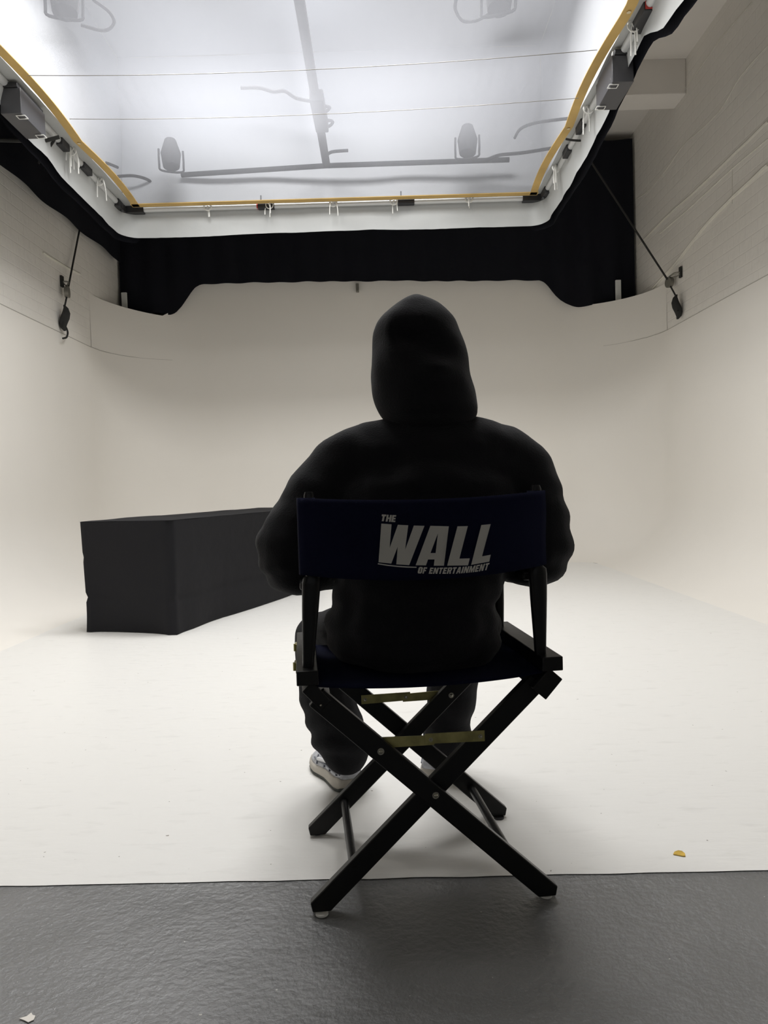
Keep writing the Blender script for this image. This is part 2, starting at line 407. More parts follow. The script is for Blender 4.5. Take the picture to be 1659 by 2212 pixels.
wallline([(92, 545), (115, 560), (145, 578), (172, 592)], XL+.002, .012, 'trim_9', 'ridge of filler on the left wall')
# patch plates
mb = MB(); mb.tube([aty(212, 520, 8.9), aty(232, 655, 8.9)], .03, 10); 
tag(mb.build('trim_10', M['post']), 'pale pipe boxed into the far left corner', kind='structure')

# ------------------------------------------------------------------ drapes
def drape(path, zb, zt, amp, freq, name, label, nseg=220, nz=26, seed=0, mt='velvet'):
    """path(t)->(x,y,normal); hanging cloth with pleats"""
    rows = []
    for i in range(nseg+1):
        t = i/nseg; x, y, n = path(t); b = zb(t); row = []
        for k in range(nz+1):
            v = k/nz; z = lerp(b, zt(t), v)
            ph = t*freq*2*math.pi + 1.5*noise.noise(Vector((t*freq*.35, z*.35, seed)))
            off = amp*(math.sin(ph)*.6 + .9*noise.noise(Vector((t*freq*.55, z*.5, seed+5))))
            off *= lerp(1.0, .55, v)
            row.append(Vector((x+n[0]*off, y+n[1]*off, z)))
        rows.append(row)
    mb = MB(); mb.loft(rows, closed=False)
    return tag(mb.build(name, M[mt], auto=False), label, 'curtain')
BX0, BX1 = -3.09, 3.10
def backpath(t):
    x = lerp(BX0, BX1, t); y = 9.0
    return x, y, (0, -1)
BOT = [(-3.3, 2.85), (-2.85, 3.06), (-2.66, 3.09), (-2.58, 3.075), (-2.49, 3.035), (-2.36, 3.12), (-2.25, 3.33), (-2.14, 3.405), (-1.92, 3.41), (-1.2, 3.41), (-.47, 3.395), (.5, 3.37), (1.3, 3.35), (2.0, 3.335), (2.08, 3.25), (2.2, 3.08), (2.34, 3.015), (2.475, 2.995), (2.56, 3.015), (2.66, 3.035), (2.8, 3.0), (3.15, 2.8)]
def lininterp(tab, x):
    for (x0, y0), (x1, y1) in zip(tab, tab[1:]):
        if x <= x1: return y0+(y1-y0)*max(0, (x-x0)/(x1-x0))
    return tab[-1][1]
def bot(t):
    x = lerp(BX0, BX1, t); s = 0
    for d in (-.05, 0, .05): s += lininterp(BOT, x+d)
    return s/3+.012*noise.noise(Vector((x*2.2, 0, 3)))
drape(backpath, bot, lambda t: 4.97+.012*math.sin(t*90), .026, 20, 'curtain', 'black drape pinned up along the far wall, pooling at both corners', seed=1)
def leftpath(t): return XL+.09, lerp(2.0, 8.86, t), (1, 0)
drape(leftpath, lambda t: 3.59+.06*t+.02*noise.noise(Vector((t*9, 0, 2))), lambda t: 4.95, .022, 8, 'curtain', 'black drape hanging high along the left wall', seed=4)

for nm, pa, pb, lab in (('corner_post', (268, 632), (268, 672), 'short white post poking up at the left cyclorama corner'), ('corner_post', (1335, 605), (1338, 655), 'short white post poking up at the right cyclorama corner')):
    yy = 8.95
    a = aty(*pa, yy); b = aty(*pb, yy); b.z = 2.4; b.x = a.x
    mb = MB(); mb.box((a+b)/2, (.065, .03, a.z-b.z)); tag(mb.build(nm, M['post'], bevel=.006), lab, 'post', 'white posts above the cyclorama')
a = aty(772, 622, 9.07); mb = MB(); mb.box(a, (.035, .05, .10)); mb.box(a+Vector((0, -.03, -.04)), (.03, .03, .02))
tag(mb.build('wall_hook', M['pulley'], bevel=.004), 'small grey hook on the wall under the middle of the drape', 'hook')

# ------------------------------------------------------------------ overhead diffusion frame
SXL, SXR, SY0, SY1 = -2.16, 1.44, 1.5, 6.79
def sz(x): return H+2.6
frame = empty('overhead_diffusion_frame', ((SXL+SXR)/2, (SY0+SY1)/2, sz((SXL+SXR)/2)))
tag(frame, 'large rectangular overhead softbox of white diffusion cloth laced into a pipe frame', 'softbox')
bpy.context.view_layer.update()
FI = frame.matrix_world.inverted()
def L(p): return FI @ Vector(p)
class FB(MB):
    def add(s, vs, fs): return super().add([L(v) for v in vs], fs)
mb = FB(); rows = []
for i in range(41):
    x = lerp(SXL, SXR, i/40); rows.append([])
    for k in range(53):
        y = lerp(SY0, SY1, k/52); u, v = i/40, k/52
        sag = .05*math.sin(math.pi*u)*math.sin(math.pi*v) + .004*noise.noise(Vector((x*5+y*3, y*1.2, 0)))
        rows[-1].append(Vector((x, y, sz(x)-sag)))
mb.loft(rows, closed=False); mb.build('diffusion_cloth', M['silk'], frame, auto=False)
# webbing edge with eyelets
def edge_wave(k): return .018*noise.noise(Vector((k, 1.3, 0)))
TW = .062
def webbing():
    out = []
    seq = [('l', SXL), ('b', SY1), ('r', SXR)]
    for side in 'lbr':
        row = []
        N = 50
        for i in range(N+1):
            t = i/N
            if side == 'l':
                y = lerp(SY0, SY1, t); bow = -.035*abs(math.sin((y-SY0)*math.pi/1.34)); x0 = SXL-bow-.0; a = Vector((x0-TW/2, y, sz(x0)-.012)); b = Vector((x0+TW/2, y, sz(x0)-.012))
            elif side == 'r':
                y = lerp(SY0, SY1, t); bow = -.035*abs(math.sin((y-SY0)*math.pi/1.34)); x0 = SXR+bow; a = Vector((x0+TW/2, y, sz(x0)-.012)); b = Vector((x0-TW/2, y, sz(x0)-.012))
            else:
                x = lerp(SXL-.03, SXR+.03, t); a = Vector((x, SY1+.01, sz(x)-.012)); b = Vector((x, SY1-.06, sz(x)-.012))
            row.append([a, b, b+Vector((0, 0, .006)), a+Vector((0, 0, .006))])
        f = FB(); f.loft(row); f.build('webbing_edge', M['tape'], frame)
webbing()
for side in (0, 1):
    for k in range(6):
        y = SY0+1.34*(k) ; 
        if y > SY1: break
        x = SXL if side == 0 else SXR
        f = FB(); c = Vector((x, y+.02, sz(x)-.014))
        f.tube([c, c+Vector((0, 0, -.004))], .012, 12); f.build('eyelet', M['eyelet'], frame)
# white border strip between webbing and pipe, pipe frame
PXL, PXR, PY1 = SXL-.13, SXR+.095, SY1+.05
for side, X0, X1 in (('l', SXL-.02, PXL), ('r', SXR+.02, PXR)):
    f = FB(); rows = []
    for i in range(60):
        y = lerp(SY0, SY1+.05, i/59); rows.append([])
        for k in range(6):
            x = lerp(X0, X1, k/5); rows[-1].append(Vector((x, y, sz(x)+.012*noise.noise(Vector((x*8, y*4, 1)))+.01*k/5)))
    f.loft(rows, closed=False); f.build('border_strip', M['skirt'], frame)
f = FB(); rows = []
for i in range(50):
    x = lerp(PXL, PXR, i/49); rows.append([Vector((x, lerp(SY1+.0, PY1+.05, k/3), sz(x)+.012+.006*noise.noise(Vector((x*5, k, 2))))) for k in range(4)])
f.loft(rows, closed=False); f.build('border_strip', M['skirt'], frame)
for pts in ([(PXL, SY0, sz(PXL)-.01), (PXL, PY1, sz(PXL)-.01)], [(PXR, SY0, sz(PXR)-.01), (PXR, PY1, sz(PXR)-.01)], [(PXL, PY1, sz(PXL)-.02), (PXR, PY1, sz(PXR)-.02)]):
    f = FB(); f.tube(pts, .024, 12); f.build('pipe', M['steel'], frame)
# cross wires carrying the cloth
for (p0, p1, p2, z) in (((60, 163), (620, 168), (1290, 108), -.06), ((150, 257), (620, 262), (1250, 212), -.05)):
    pts = []
    for t in [i/24 for i in range(25)]:
        px = p0[0]*(1-t)**2+2*p1[0]*t*(1-t)+p2[0]*t*t; py = p0[1]*(1-t)**2+2*p1[1]*t*(1-t)+p2[1]*t*t
        q = atz(px, py, H+2.55); 
        for _ in range(4): q = atz(px, py, sz(q.x)+z)
        pts.append(q)
    f = FB(); f.tube(pts, .002, 5); f.build('support_wire', M['pulley'], frame)
# closed white lining above the frame
f = FB(); zt = 4.86
c4 = [(PXL, SY0), (PXL, PY1), (PXR, PY1), (PXR, SY0)]
for (x0, y0), (x1, y1) in zip(c4, c4[1:]+c4[:1]):
    rows = []
    for i in range(25):
        x, y = lerp(x0, x1, i/24), lerp(y0, y1, i/24); rows.append([])
        for k in range(9):
            z = lerp(sz(x)+.02, zt, k/8); o_ = .02*noise.noise(Vector((x*2, y*2, z*1.5)))
            rows[-1].append(Vector((x+(o_ if x0 == x1 else 0), y+(o_ if y0 == y1 else 0), z)))
    f.loft(rows, closed=False)
f.add([(x, y, zt) for x, y in c4], [(0, 1, 2, 3)])
f.build('lining', M['lining'], frame, auto=False)
# hanging skirts
def skirt(outer, drop_f, flare_f, name, mt, seed, offs=0):
    """one strip running left side, rounded back corner, back, corner, right side"""
    pts = []
    rc_ = .14
    xl, xr, yb = PXL-offs, PXR+offs, PY1+.02+offs
    for i in range(61): pts.append((xl, lerp(SY0, yb-rc_, i/60), (-1, 0), 'l'))
    for i in range(1, 8):
        a = math.pi/2*i/8; pts.append((xl+rc_-rc_*math.cos(a), yb-rc_+rc_*math.sin(a), (-math.cos(a), math.sin(a)), 'c'))
    for i in range(81): pts.append((lerp(xl+rc_, xr-rc_, i/80), yb, (0, 1), 'b'))
    for i in range(1, 8):
        a = math.pi/2*i/8; pts.append((xr-rc_+rc_*math.sin(a), yb-rc_+rc_*math.cos(a), (math.sin(a), math.cos(a)), 'c'))
    for i in range(61): pts.append((xr, lerp(yb-rc_, SY0, i/60), (1, 0), 'r'))
    rows = []
    for i, (x, y, n, sd) in enumerate(pts):
        d = drop_f(x, y, sd); fl_ = flare_f(x, y, sd); row = []
        for k in range(13):
            v = k/12
            wob = .014*noise.noise(Vector((x*4, y*4, v*1.5+seed)))*v**.5 + .006*noise.noise(Vector((x*16, y*16, seed)))*v
            o_ = fl_*math.sin(v*math.pi*.5) + wob
            row.append(Vector((x+n[0]*o_, y+n[1]*o_, sz(x)+.02-(d+.02)*v)))
        rows.append(row)
    f = FB(); f.loft(rows, closed=False); return f.build(name, M[mt], frame, auto=False)
def dropw(x, y, s):
    n = .012*noise.noise(Vector((x*1.3, y*1.1, 7)))
    if s == 'b': return .255+n
    if x < 0: return interp([(3.9, .22), (4.55, .13), (5.2, .20), (5.8, .25), (6.7, .255)], y)+n
    return interp([(3.6, .25), (3.95, .22), (4.35, .085), (4.7, .13), (5.1, .20), (5.6, .24), (6.7, .255)], y)+n
def flarew(x, y, s): return .025
skirt('w', dropw, flarew, 'skirt', 'skirt', 0)
skirt('k', lambda x, y, s: dropw(x, y, s)+(.03 if s != 'b' else -.02), lambda x, y, s: flarew(x, y, s)+.03, 'skirt_backing', 'velvet', 3, .02)

# fittings on the pipe: things laced to the frame
def onpipe(px, py, side):
    if side == 'l': return atx(px, py, PXL) if False else Vector((PXL, atx(px, py, PXL).y, sz(PXL)))
    if side == 'r': return Vector((PXR, atx(px, py, PXR).y, sz(PXR)))
    return Vector((aty(px, py, PY1).x, PY1, sz(aty(px, py, PY1).x)))
CL = [('l', 133, 303, .13), ('l', 182, 348, .16), ('r', 1258, 262, .15), ('r', 1228, 318, .14), ('r', 1388, 18, .22), ('b', 575, 441, .15), ('b', 877, 430, .15)]
clab = {0: 'black pipe clamp where the dark cable meets the left side of the frame', 1: 'black pipe clamp wrapped in black tape near the left rear of the frame', 2: 'upper of two black clamps low on the right pipe, with cable loop',
        3: 'lower of two black clamps low on the right pipe', 4: 'long dark clamp at the top right edge, red band below', 5: 'black clamp with red tips on the rear pipe', 6: 'plain black clamp right of centre on the rear pipe'}
for i, (s, px, py, ln) in enumerate(CL):
    c = onpipe(px, py, s); c.z -= .015
    o = empty('pipe_clamp', c); tag(o, clab[i], 'clamp', 'clamps on the softbox frame')
    f = MB(); d = (.065, ln, .06) if s != 'b' else (ln, .06, .065)
    f.box((0, 0, 0), d); f.build('clamp_body', M['plastic'], o, bevel=.005)
    f = MB(); ax = Vector((0, 1, 0)) if s != 'b' else Vector((1, 0, 0))
    f.tube([ax*-ln*.3, ax*-ln*.3+Vector((0, 0, .09))], .008, 8); f.build('clamp_bolt', M['boxgrey'], o)
    if i in (4, 5):
        red = mat('red_tip', (.5, .04, .03), .5)
        f = MB(); f.box(ax*-(ln/2+.004), (.05, .008, .045) if s != 'b' else (.012, .050, .055)); f.build('red_band', red, o)
# corner brackets
for s, px, py, lab in (('l', 285, 450, 'black corner bracket at the left rear corner of the frame'), ('r', 1172, 420, 'black corner bracket at the right rear corner of the frame')):
    X = PXL if s == 'l' else PXR; sg = 1 if s == 'l' else -1
    o = empty('corner_bracket', (X, PY1, sz(X)-.02)); tag(o, lab, 'bracket', 'corner brackets of the softbox frame')
    f = MB(); f.box((sg*.09, 0, 0), (.20, .06, .07)); f.build('bracket_arm', M['plastic'], o, bevel=.004)
    f = MB(); f.box((0, -.10, .0), (.06, .20, .07)); f.build('bracket_arm', M['plastic'], o, bevel=.004)
    f = MB(); f.tube([(sg*.02, -.10, -.05), (sg*.02, -.10, .09)], .012, 8); f.build('lever', M['boxgrey'], o)
# ballast boxes
def ballast(loc, rz, lab):
    o = empty('ballast_box', loc, rz); tag(o, lab, 'power supply', 'dark boxes hung on the softbox frame')
    f = MB(); f.box((0, 0, -.09), (.13, .34, .16)); f.build('housing', M['boxgrey'], o, bevel=.004)
    f = MB(); f.box((0, 0, .005), (.10, .36, .03)); f.build('mounting_plate', M['plastic'], o, bevel=.003)
    for y in (-.13, .13):
        f = MB()
        for a, b in (((-.028, -.022), (.028, -.022)), ((.028, -.022), (.028, .022)), ((.028, .022), (-.028, .022)), ((-.028, .022), (-.028, -.022))):
            f.tube([(a[0]-.05, y+a[1], -.174), (b[0]-.05, y+b[1], -.174)], .003, 6)
        f.build('bracket_slot', M['tie'], o)
    for y in (-.1, -.04, .04, .12):
        f = MB(); f.tube([(.065, y, -.06), (.085, y, -.06)], .009, 8); f.build('knob', M['plastic'], o)
p = onpipe(40, 228, 'l'); ballast((PXL+.03, p.y, sz(PXL)-.03), math.pi, 'dark grey power box laced to the left side of the frame with white cord')
p = onpipe(1330, 165, 'r'); ballast((PXR-.01, p.y, sz(PXR)-.03), 0, 'dark grey power box hung on the right side of the frame')
# cord ties
def tie(c, n, lab, seed, spread=.06, ln=.2):
    rnd = random.Random(seed); o = empty('cord_tie', c); tag(o, lab, 'cord', 'white cord ties on the softbox frame')
    f = MB()
    for k in range(n):
        a = rnd.uniform(0, 6.28); d = Vector((math.cos(a), math.sin(a), 0))*spread*rnd.uniform(.3, 1); l = ln*rnd.uniform(.4, 1)
        f.tube(catmull([(0, 0, .0), d*.5+Vector((0, 0, .03)), d+Vector((0, 0, -l*.35)), d*1.1+Vector((0, 0, -l))], 4), .0045, 5)
    f.build('loose_ends', M['tie'], o)
    f = MB(); f.tube([Vector((.034*math.cos(a), 0, .034*math.sin(a)+.008)) for a in [i*math.pi/6 for i in range(13)]], .005, 5); f.build('loop', M['tie'], o)
TI = [('l', 45, 205, 5, 'knotted over the dark power box on the left'), ('l', 145, 315, 6, 'big bundle hanging next to the left clamp'), ('l', 207, 388, 3, 'thin tie between left clamp and rear corner'),
      ('l', 290, 458, 4, 'tie dangling from the left rear corner'), ('b', 450, 447, 2, 'leftmost small tie on the rear pipe'), ('b', 720, 440, 2, 'small tie at the middle of the rear pipe'), ('b', 583, 443, 3, 'tie beside the red-tipped clamp'),
      ('b', 850, 436, 2, 'tie beside the plain rear clamp'), ('b', 1012, 428, 2, 'small tie near the right end of the rear pipe'), ('r', 1170, 425, 5, 'tie dangling from the right rear corner'), ('r', 1210, 360, 4, 'tie between right corner and lower clamp'),
      ('r', 1280, 212, 3, 'tie just below the power box on the right'), ('r', 1345, 98, 4, 'looped tie just above the power box on the right'), ('r', 1380, 45, 4, 'long tie on the topmost right clamp')]
for i, (s, px, py, n, lab) in enumerate(TI):
    c = onpipe(px, py, s); c.z -= .03; c += {'l': Vector((.03, 0, 0)), 'r': Vector((-.03, 0, 0)), 'b': Vector((0, -.03, 0))}[s]; tie(c, n, 'white cord '+lab, i, .05, .17 if s != 'b' else .12)
def silkpt(px, py, dz=-.02, z0=3.5):
    q = atz(px, py, z0)
    for _ in range(5): q = atz(px, py, sz(q.x)+dz)
    return q
def cable(name, pts, r, mt, lab, cat='cable', grp=None, n=6):
    f = MB(); f.tube(catmull(pts, n), r, 6); return tag(f.build(name, M[mt]), lab, cat, grp)
# dark cable crossing at left
cable('cable', [aty(-30, 302, 5.2), aty(40, 304, 5.25), aty(88, 305, 5.3), aty(128, 296, 5.34)], .013, 'cord', 'thick dark cable running in from the left edge to the frame')
cable('cable', [aty(118, 302, 5.4), aty(100, 328, 5.4), aty(83, 353, 5.4)], .009, 'cord', 'loose end of dark cable drooping below the left clamp')
cable('cable', [aty(1258, 270, 5.6), aty(1270, 285, 5.6), aty(1262, 302, 5.6), aty(1238, 303, 5.6), aty(1222, 300, 5.6)], .008, 'cord', 'short black cable loop between the two right clamps')
# things above the cloth, seen dimly through it
ZP = 3.78
def topat(px, py, z=ZP): return atz(px, py, z)
f = MB(); f.tube([topat(640, -40), topat(705, 355)], .034, 12); tag(f.build('ceiling_pipe', M['lampgrey']), 'long grey pipe running away above the diffusion cloth', 'pipe')
f = MB(); f.tube([topat(392, 378), topat(705, 358), topat(1100, 345)], .022, 12); tag(f.build('ceiling_pipe', M['lampgrey']), 'crosswise pipe dimly seen through the rear of the cloth', 'pipe')
a, b = topat(683, 205, ZP-.05), topat(696, 275, ZP-.05)
f = MB(); d = (b-a); rz = math.atan2(d.x, d.y); f.box((a+b)/2, (.10, d.length, .09), Matrix.Rotation(-rz, 3, 'Z')); tag(f.build('junction_box', M['lampgrey'], bevel=.01), 'grey box clamped on the pipe above the cloth, cable wound round it', 'junction box')
def ov(pts, r, lab, z=ZP-.03, mt='lampgrey'): return cable('overhead_cable', [topat(x, y, z) for x, y in pts], r, mt, lab, 'cable', 'cables above the diffusion cloth')
ov([(520, 190), (560, 190), (590, 198), (615, 197), (640, 212), (680, 220)], .012, 'wavy cable reaching the junction box from the left')
ov([(690, 228), (712, 232), (700, 242), (680, 236)], .012, 'cable loop sticking out beside the junction box')
ov([(690, 258), (718, 262), (712, 272), (700, 274)], .012, 'lower cable loop beside the junction box')
ov([(706, 335), (718, 328), (752, 325)], .013, 'short bent rod below the junction box')
ov([(245, 382), (290, 380), (325, 392), (328, 412), (300, 418), (255, 408)], .013, 'looped cable near the left rear corner of the cloth')
ov([(1112, 298), (1125, 278), (1160, 265), (1235, 255)], .012, 'curved cable near the right rear clamp')
ov([(1020, 348), (1050, 345), (1080, 335), (1130, 330), (1205, 318)], .014, 'cable trailing from the right rear lamp')
ov([(202, 0), (235, 25), (246, 50), (225, 66), (175, 54)], .010, 'thin cable loop beside the upper left lamp')
ov([(985, 0), (984, 22), (1000, 45), (1030, 44), (1058, 28)], .010, 'thin cable loop beside the upper right lamp')
ov([(208, 348), (230, 352), (255, 362)], .012, 'cable stub near the left side of the cloth')
def lamp(px, py, rz, lab):
    c = topat(px, py, ZP-.05); o = empty('ceiling_lamp', c, rz); tag(o, lab, 'lamp', 'unlit lamp heads above the cloth')
    f = MB(); f.tube([(0, .0, -.02), (0, .02, .10), (0, .05, .22)], [.07, .085, .05], 16); f.build('housing', M['lampgrey'], o)
    f = MB(); f.tube(catmull([(-.10, 0, .12), (-.10, -.03, -.02), (-.08, -.05, -.08), (.08, -.05, -.08), (.10, -.03, -.02), (.10, 0, .12)], 4), .009, 8); f.build('yoke', M['lampgrey'], o)
lamp(370, 355, .3, 'unlit lamp head behind the left rear of the cloth'); lamp(1010, 326, -.2, 'unlit lamp head behind the right rear of the cloth')
lamp(140, 20, .3, 'unlit lamp head at the upper left of the cloth'); lamp(1078, 12, -.3, 'unlit lamp head at the upper right of the cloth')

# ------------------------------------------------------------------ wall pulleys
def pulley(side, wheel, brk, weight, lab):
    X = XL if side == 'l' else XR; s = 1 if side == 'l' else -1
    w0 = atx(*wheel, X+s*.06); b0 = atx(*brk, X+s*.012); g0 = atx(*weight, X+s*.05)
    o = empty('rope_pulley', w0); tag(o, lab, 'pulley', 'rope pulleys on the side walls')
    def lc(p): return Vector(p)-w0
    f = MB(); f.box(lc(b0), (.02, .05, .11)); f.build('wall_plate', M['cord'], o, bevel=.003)
    f = MB(); f.tube(catmull([lc(b0), lc(b0)+Vector((s*.05, .03, .0)), Vector((0, .0, .06))], 5), .008, 6); f.tube(catmull([lc(b0), lc(b0)+Vector((s*.02, .03, -.03)), Vector((0, .0, .05))], 5), .006, 6); f.build('hook', M['pulley'], o)
    f = MB(); f.tube([(-.02, -.004, 0), (.02, .004, 0)], .055, 20); f.build('wheel', M['pulley'], o)
    return o, w0, g0
o, w0, g0 = pulley('r', (1446, 610), (1470, 588), (1462, 664), 'grey rope pulley hooked to the right wall')
end = aty(1186, 210, 7.9)
cable('rope', [w0+Vector((-.02, 0, .03)), w0.lerp(end, .5), end], .010, 'cord', 'taut dark rope rising leftwards from the right wall pulley', 'rope', n=2)
cable('rope', [w0+Vector((.0, 0, -.02)), g0+Vector((0, 0, .1))], .009, 'cord', 'short rope dropping from the right pulley to its black bag', 'rope', n=2)
def bag(c, s, lab):
    f = MB(); rings = []
    for k, (z, rx) in enumerate([(.13, .012), (.10, .03), (.05, .05), (0, .058), (-.05, .05), (-.09, .035), (-.12, .015)]):
        rings.append([Vector((s*.02*math.sin(k)+rx*.7*math.cos(a), rx*math.sin(a)*(1.25 if math.sin(a) < 0 else .8), z)) for a in [2*math.pi*j/12 for j in range(12)]])
    f.loft(rings); f.tube([(0, -.03, -.04), (s*.03, -.09, -.06)], .006, 6)
    f.v = [v+c for v in f.v]; return tag(f.build('rope_bag', M['cord']), lab, 'bag', 'black bundles under the pulleys')
bag(g0, -1, 'black bundle hanging under the right wall pulley')
o, w0, g0 = pulley('l', (145, 631), (134, 608), (140, 688), 'grey rope pulley hooked to the left wall')
end = atx(186, 425, XL+.03)
cable('rope', [w0+Vector((.01, 0, .03)), w0.lerp(end, .5), end], .010, 'cord', 'taut dark rope rising behind the left drape from its pulley', 'rope', n=2)
cable('rope', [w0+Vector((.0, 0, -.02)), g0+Vector((0, 0, .1))], .009, 'cord', 'short rope dropping from the left pulley to its black bundle', 'rope', n=2)
bag(g0, 1, 'black bundle hanging under the left wall pulley')
cable('rope', [atx(139, 700, XL+.05), atx(146, 716, XL+.05), atx(144, 728, XL+.05), atx(136, 731, XL+.05)], .010, 'cord', 'curled rope tail below the left black bundle', 'rope')

# ------------------------------------------------------------------ table under black cloth
def tablecloth():
    A = Vector((-1.36, 4.72)); e = Vector((-.955, .297)).normalized(); l = Vector((.335, .942)).normalized()
    W, Ln, Ht = .715, 2.42, .742
    l = Vector((-e.y, e.x)); l = l if l.y > 0 else -l; l = (l*.75+Vector((.42, .906))*.25).normalized()
    cs = [A, A+l*Ln, A+l*Ln+e*W, A+e*W]
    # rounded perimeter
    per = []
    def seg(a, b, n): 
        for i in range(n): per.append(a.lerp(b, i/n))
    r = .02
    for i in range(4):
        a, b = cs[i], cs[(i+1) % 4]; d = (b-a).normalized(); seg(a+d*r, b-d*r, 60 if i % 2 == 0 else 20)
    N = len(per); ctr = sum(cs, Vector((0, 0)))/4
    nrm = []
    for i in range(N):
        t = (per[(i+2) % N]-per[i-2]).normalized(); n = Vector((t.y, -t.x)); 
        if n.dot(per[i]-ctr) < 0: n = -n
        nrm.append(n)
    f = MB(); rings = []
    top = []
    for k in range(23):
        v = k/22; ring = []
        for i in range(N):
            p = per[i]; s = i*.035
            corner = min((p-c).length for c in cs)
            fold = .012*math.sin(s*7+3*noise.noise(Vector((s, v, 0)))) + .035*noise.noise(Vector((s*1.5, v*1.2, 5)))
            cf = math.exp(-(corner/.09)**2)*.030
            crease = -.012*math.exp(-((v-.68-.02*noise.noise(Vector((s, 0, 1))))/.018)**2) - .009*math.exp(-((v-.33)/.015)**2)
            o_ = v*fold - v*.040 + cf*v**1.5 + crease - .010*v*sum(math.exp(-((s-q)/.010)**2) for q in (.55, 1.1, 1.66, 2.5, 2.9, 4.1, 5.3))
            z = Ht*(1-v) + .004*noise.noise(Vector((s*3, 0, 9)))*(1 if k < 2 else 0)
            if k == 22: z = .003
            ring.append(Vector((p.x+nrm[i].x*o_, p.y+nrm[i].y*o_, z)))
        rings.append(ring)
    f.loft(rings, cap=False)
    # top grid
    rows = []
    for i in range(41):
        rows.append([])
        for j in range(13):
            q = A+l*Ln*(i/40)+e*W*(j/12); d_ = min(i/40, 1-i/40, j/12*.3, (1-j/12)*.3)
            z = Ht+.001+min(1, d_*30)*(.010*noise.noise(Vector((q.x*3, q.y*3, 2)))+.004)
            rows[-1].append(Vector((q.x, q.y, z)))
    f.loft(rows, closed=False)
    return tag(f.build('tablecloth', M['tablecloth'], auto=False), 'floor-length charcoal black cloth over a long table on the white floor', 'tablecloth')
tablecloth()

# ------------------------------------------------------------------ director's chair
YAW = math.radians(6.5)
chair = empty('director_chair', (.065, 1.785, 0), YAW)
tag(chair, "black wooden folding director's chair with navy canvas seat and printed back", 'chair')
bpy.context.view_layer.update(); CI = chair.matrix_world.inverted(); CM = chair.matrix_world.copy()
def legpoly(x0, x1, zt, wd=.045):
    """outline in xz of a slanted leg from foot x0 (z=0) to top x1 (z=zt)"""
    d = Vector((x1-x0, zt)).normalized(); n = Vector((-d.y, d.x)); h = wd/2
    ex = h/abs(d.y); s = 1 if x1 > x0 else -1
    z0 = .0045
    # bottom corners on the floor, outer corner clipped
    bl = (x0-ex, z0); br = (x0+ex, z0)
    top = Vector((x1, zt)); t1 = top+n*h; t2 = top-n*h
    if s > 0:   # leans right going up; outer side is left
        return [(x0-ex+.022+.004, z0), br, (t2.x, t2.y), (t1.x, t1.y), (x0-ex+d.x*.03, z0+d.y*.03)]
    return [bl, (x0+ex-.026, z0), (x0+ex+d.x*.03, z0+d.y*.03), (t2.x, t2.y), (t1.x, t1.y)]
FX, TX, ZT = .261, .245, .478
for y0, yb_, ya_ in ((-.212, 0, .023), (.168, .023, 0)):     # rear pair, front pair (crossed the other way round)
    f = MB(); f.prism(legpoly(FX, -TX, ZT), lambda u, v, w_, y=y0+yb_: Vector((u, y+w_, v)), .021); f.build('leg', M['wood'], chair, bevel=.0025)
    f = MB(); f.prism(legpoly(-FX, TX, ZT), lambda u, v, w_, y=y0+ya_: Vector((u, y+w_, v)), .021); f.build('leg', M['wood'], chair, bevel=.0025)
for s in (-1, 1):
    xs = s*(FX-.088*.98)
    f = MB(); f.tube([(xs-s*0, -.19, .088), (xs, .19, .088)], .0105, 12); f.build('stretcher', M['wood'], chair)
    # lower seat bar, square section turned on edge
    f = MB(); f.box((s*.258+(.014 if s < 0 else 0), -.0, .478+(.004 if s < 0 else 0)), (.030 if s < 0 else .040, .43, .058), Matrix.Rotation(s*math.radians(42), 3, 'Y')); f.build('seat_bar', M['wood'], chair, bevel=.002)
    # side rail
    f = MB(); f.box((.269 if s > 0 else -.262, -.005, .5225), (.046, .43, .031)); f.build('side_rail', M['wood'], chair, bevel=.002)
    # rear post
    def post(x_, y, prof, name, lean=0):
        rings = []
        for z, wx, wy in prof:
            x = x_+lean*max(0, (.73-z)/.195)
            n = 16; rings.append([Vector((x+wx/2*(abs(math.cos(a))**.6)*math.copysign(1, math.cos(a)), y+wy/2*(abs(math.sin(a))**.6)*math.copysign(1, math.sin(a)), z)) for a in [2*math.pi*(j+.5)/n for j in range(n)]])
        f = MB(); f.loft(rings); return f.build(name, M['wood'], chair)
    po = post(.253 if s > 0 else -.246, -.178, [(.535, .024, .022), (.56, .026, .024), (.66, .036, .026), (.715, .040, .026), (.728, .037, .026), (.733, .024, .022), (.905, .022, .02), (.912, .017, .016)], 'back_post', -.014 if s < 0 else .002)
    post(s*.253, .15, [(.535, .020, .02), (.60, .024, .022), (.685, .026, .024), (.70, .022, .022)], 'arm_post')
    f = MB(); rows = []
    f.box((s*.250, .015, .706), (.044, .32, .018)); f.build('armrest', M['wood'], chair, bevel=.006)
    for y in (-.11, .09):
        hx = .295 if s > 0 else -.289
        hg = MB(); hg.tube([(hx, y, .514), (hx, y, .532)], .0042, 10); hg.box((hx-s*.004, y, .522), (.004, .03, .022)); hp = hg.build('hinge', M['brass'], chair)
        hs = MB(); hs.sphere((hx-s*.002, y+.035, .526), .0035, 8, 6); hs.build('screw', M['bolt'], hp)
def bolt(x, y, z, r=.0075, parent=chair, up=(0, -1, 0)):
    f = MB(); u = Vector(up); c = Vector((x, y, z)); f.tube([c, c+u*.0025], r, 14); f.sphere(c+u*.0025, (r*.6, .004, r*.6), 10, 6); return f.build('bolt', M['bolt'], parent)
bolt(0.004, -.212, ZT/2+.012); bolt(.120, .168, .355)
bolt(-.112, -.212, .355); bolt(-.236, -.212, .463, .0045)
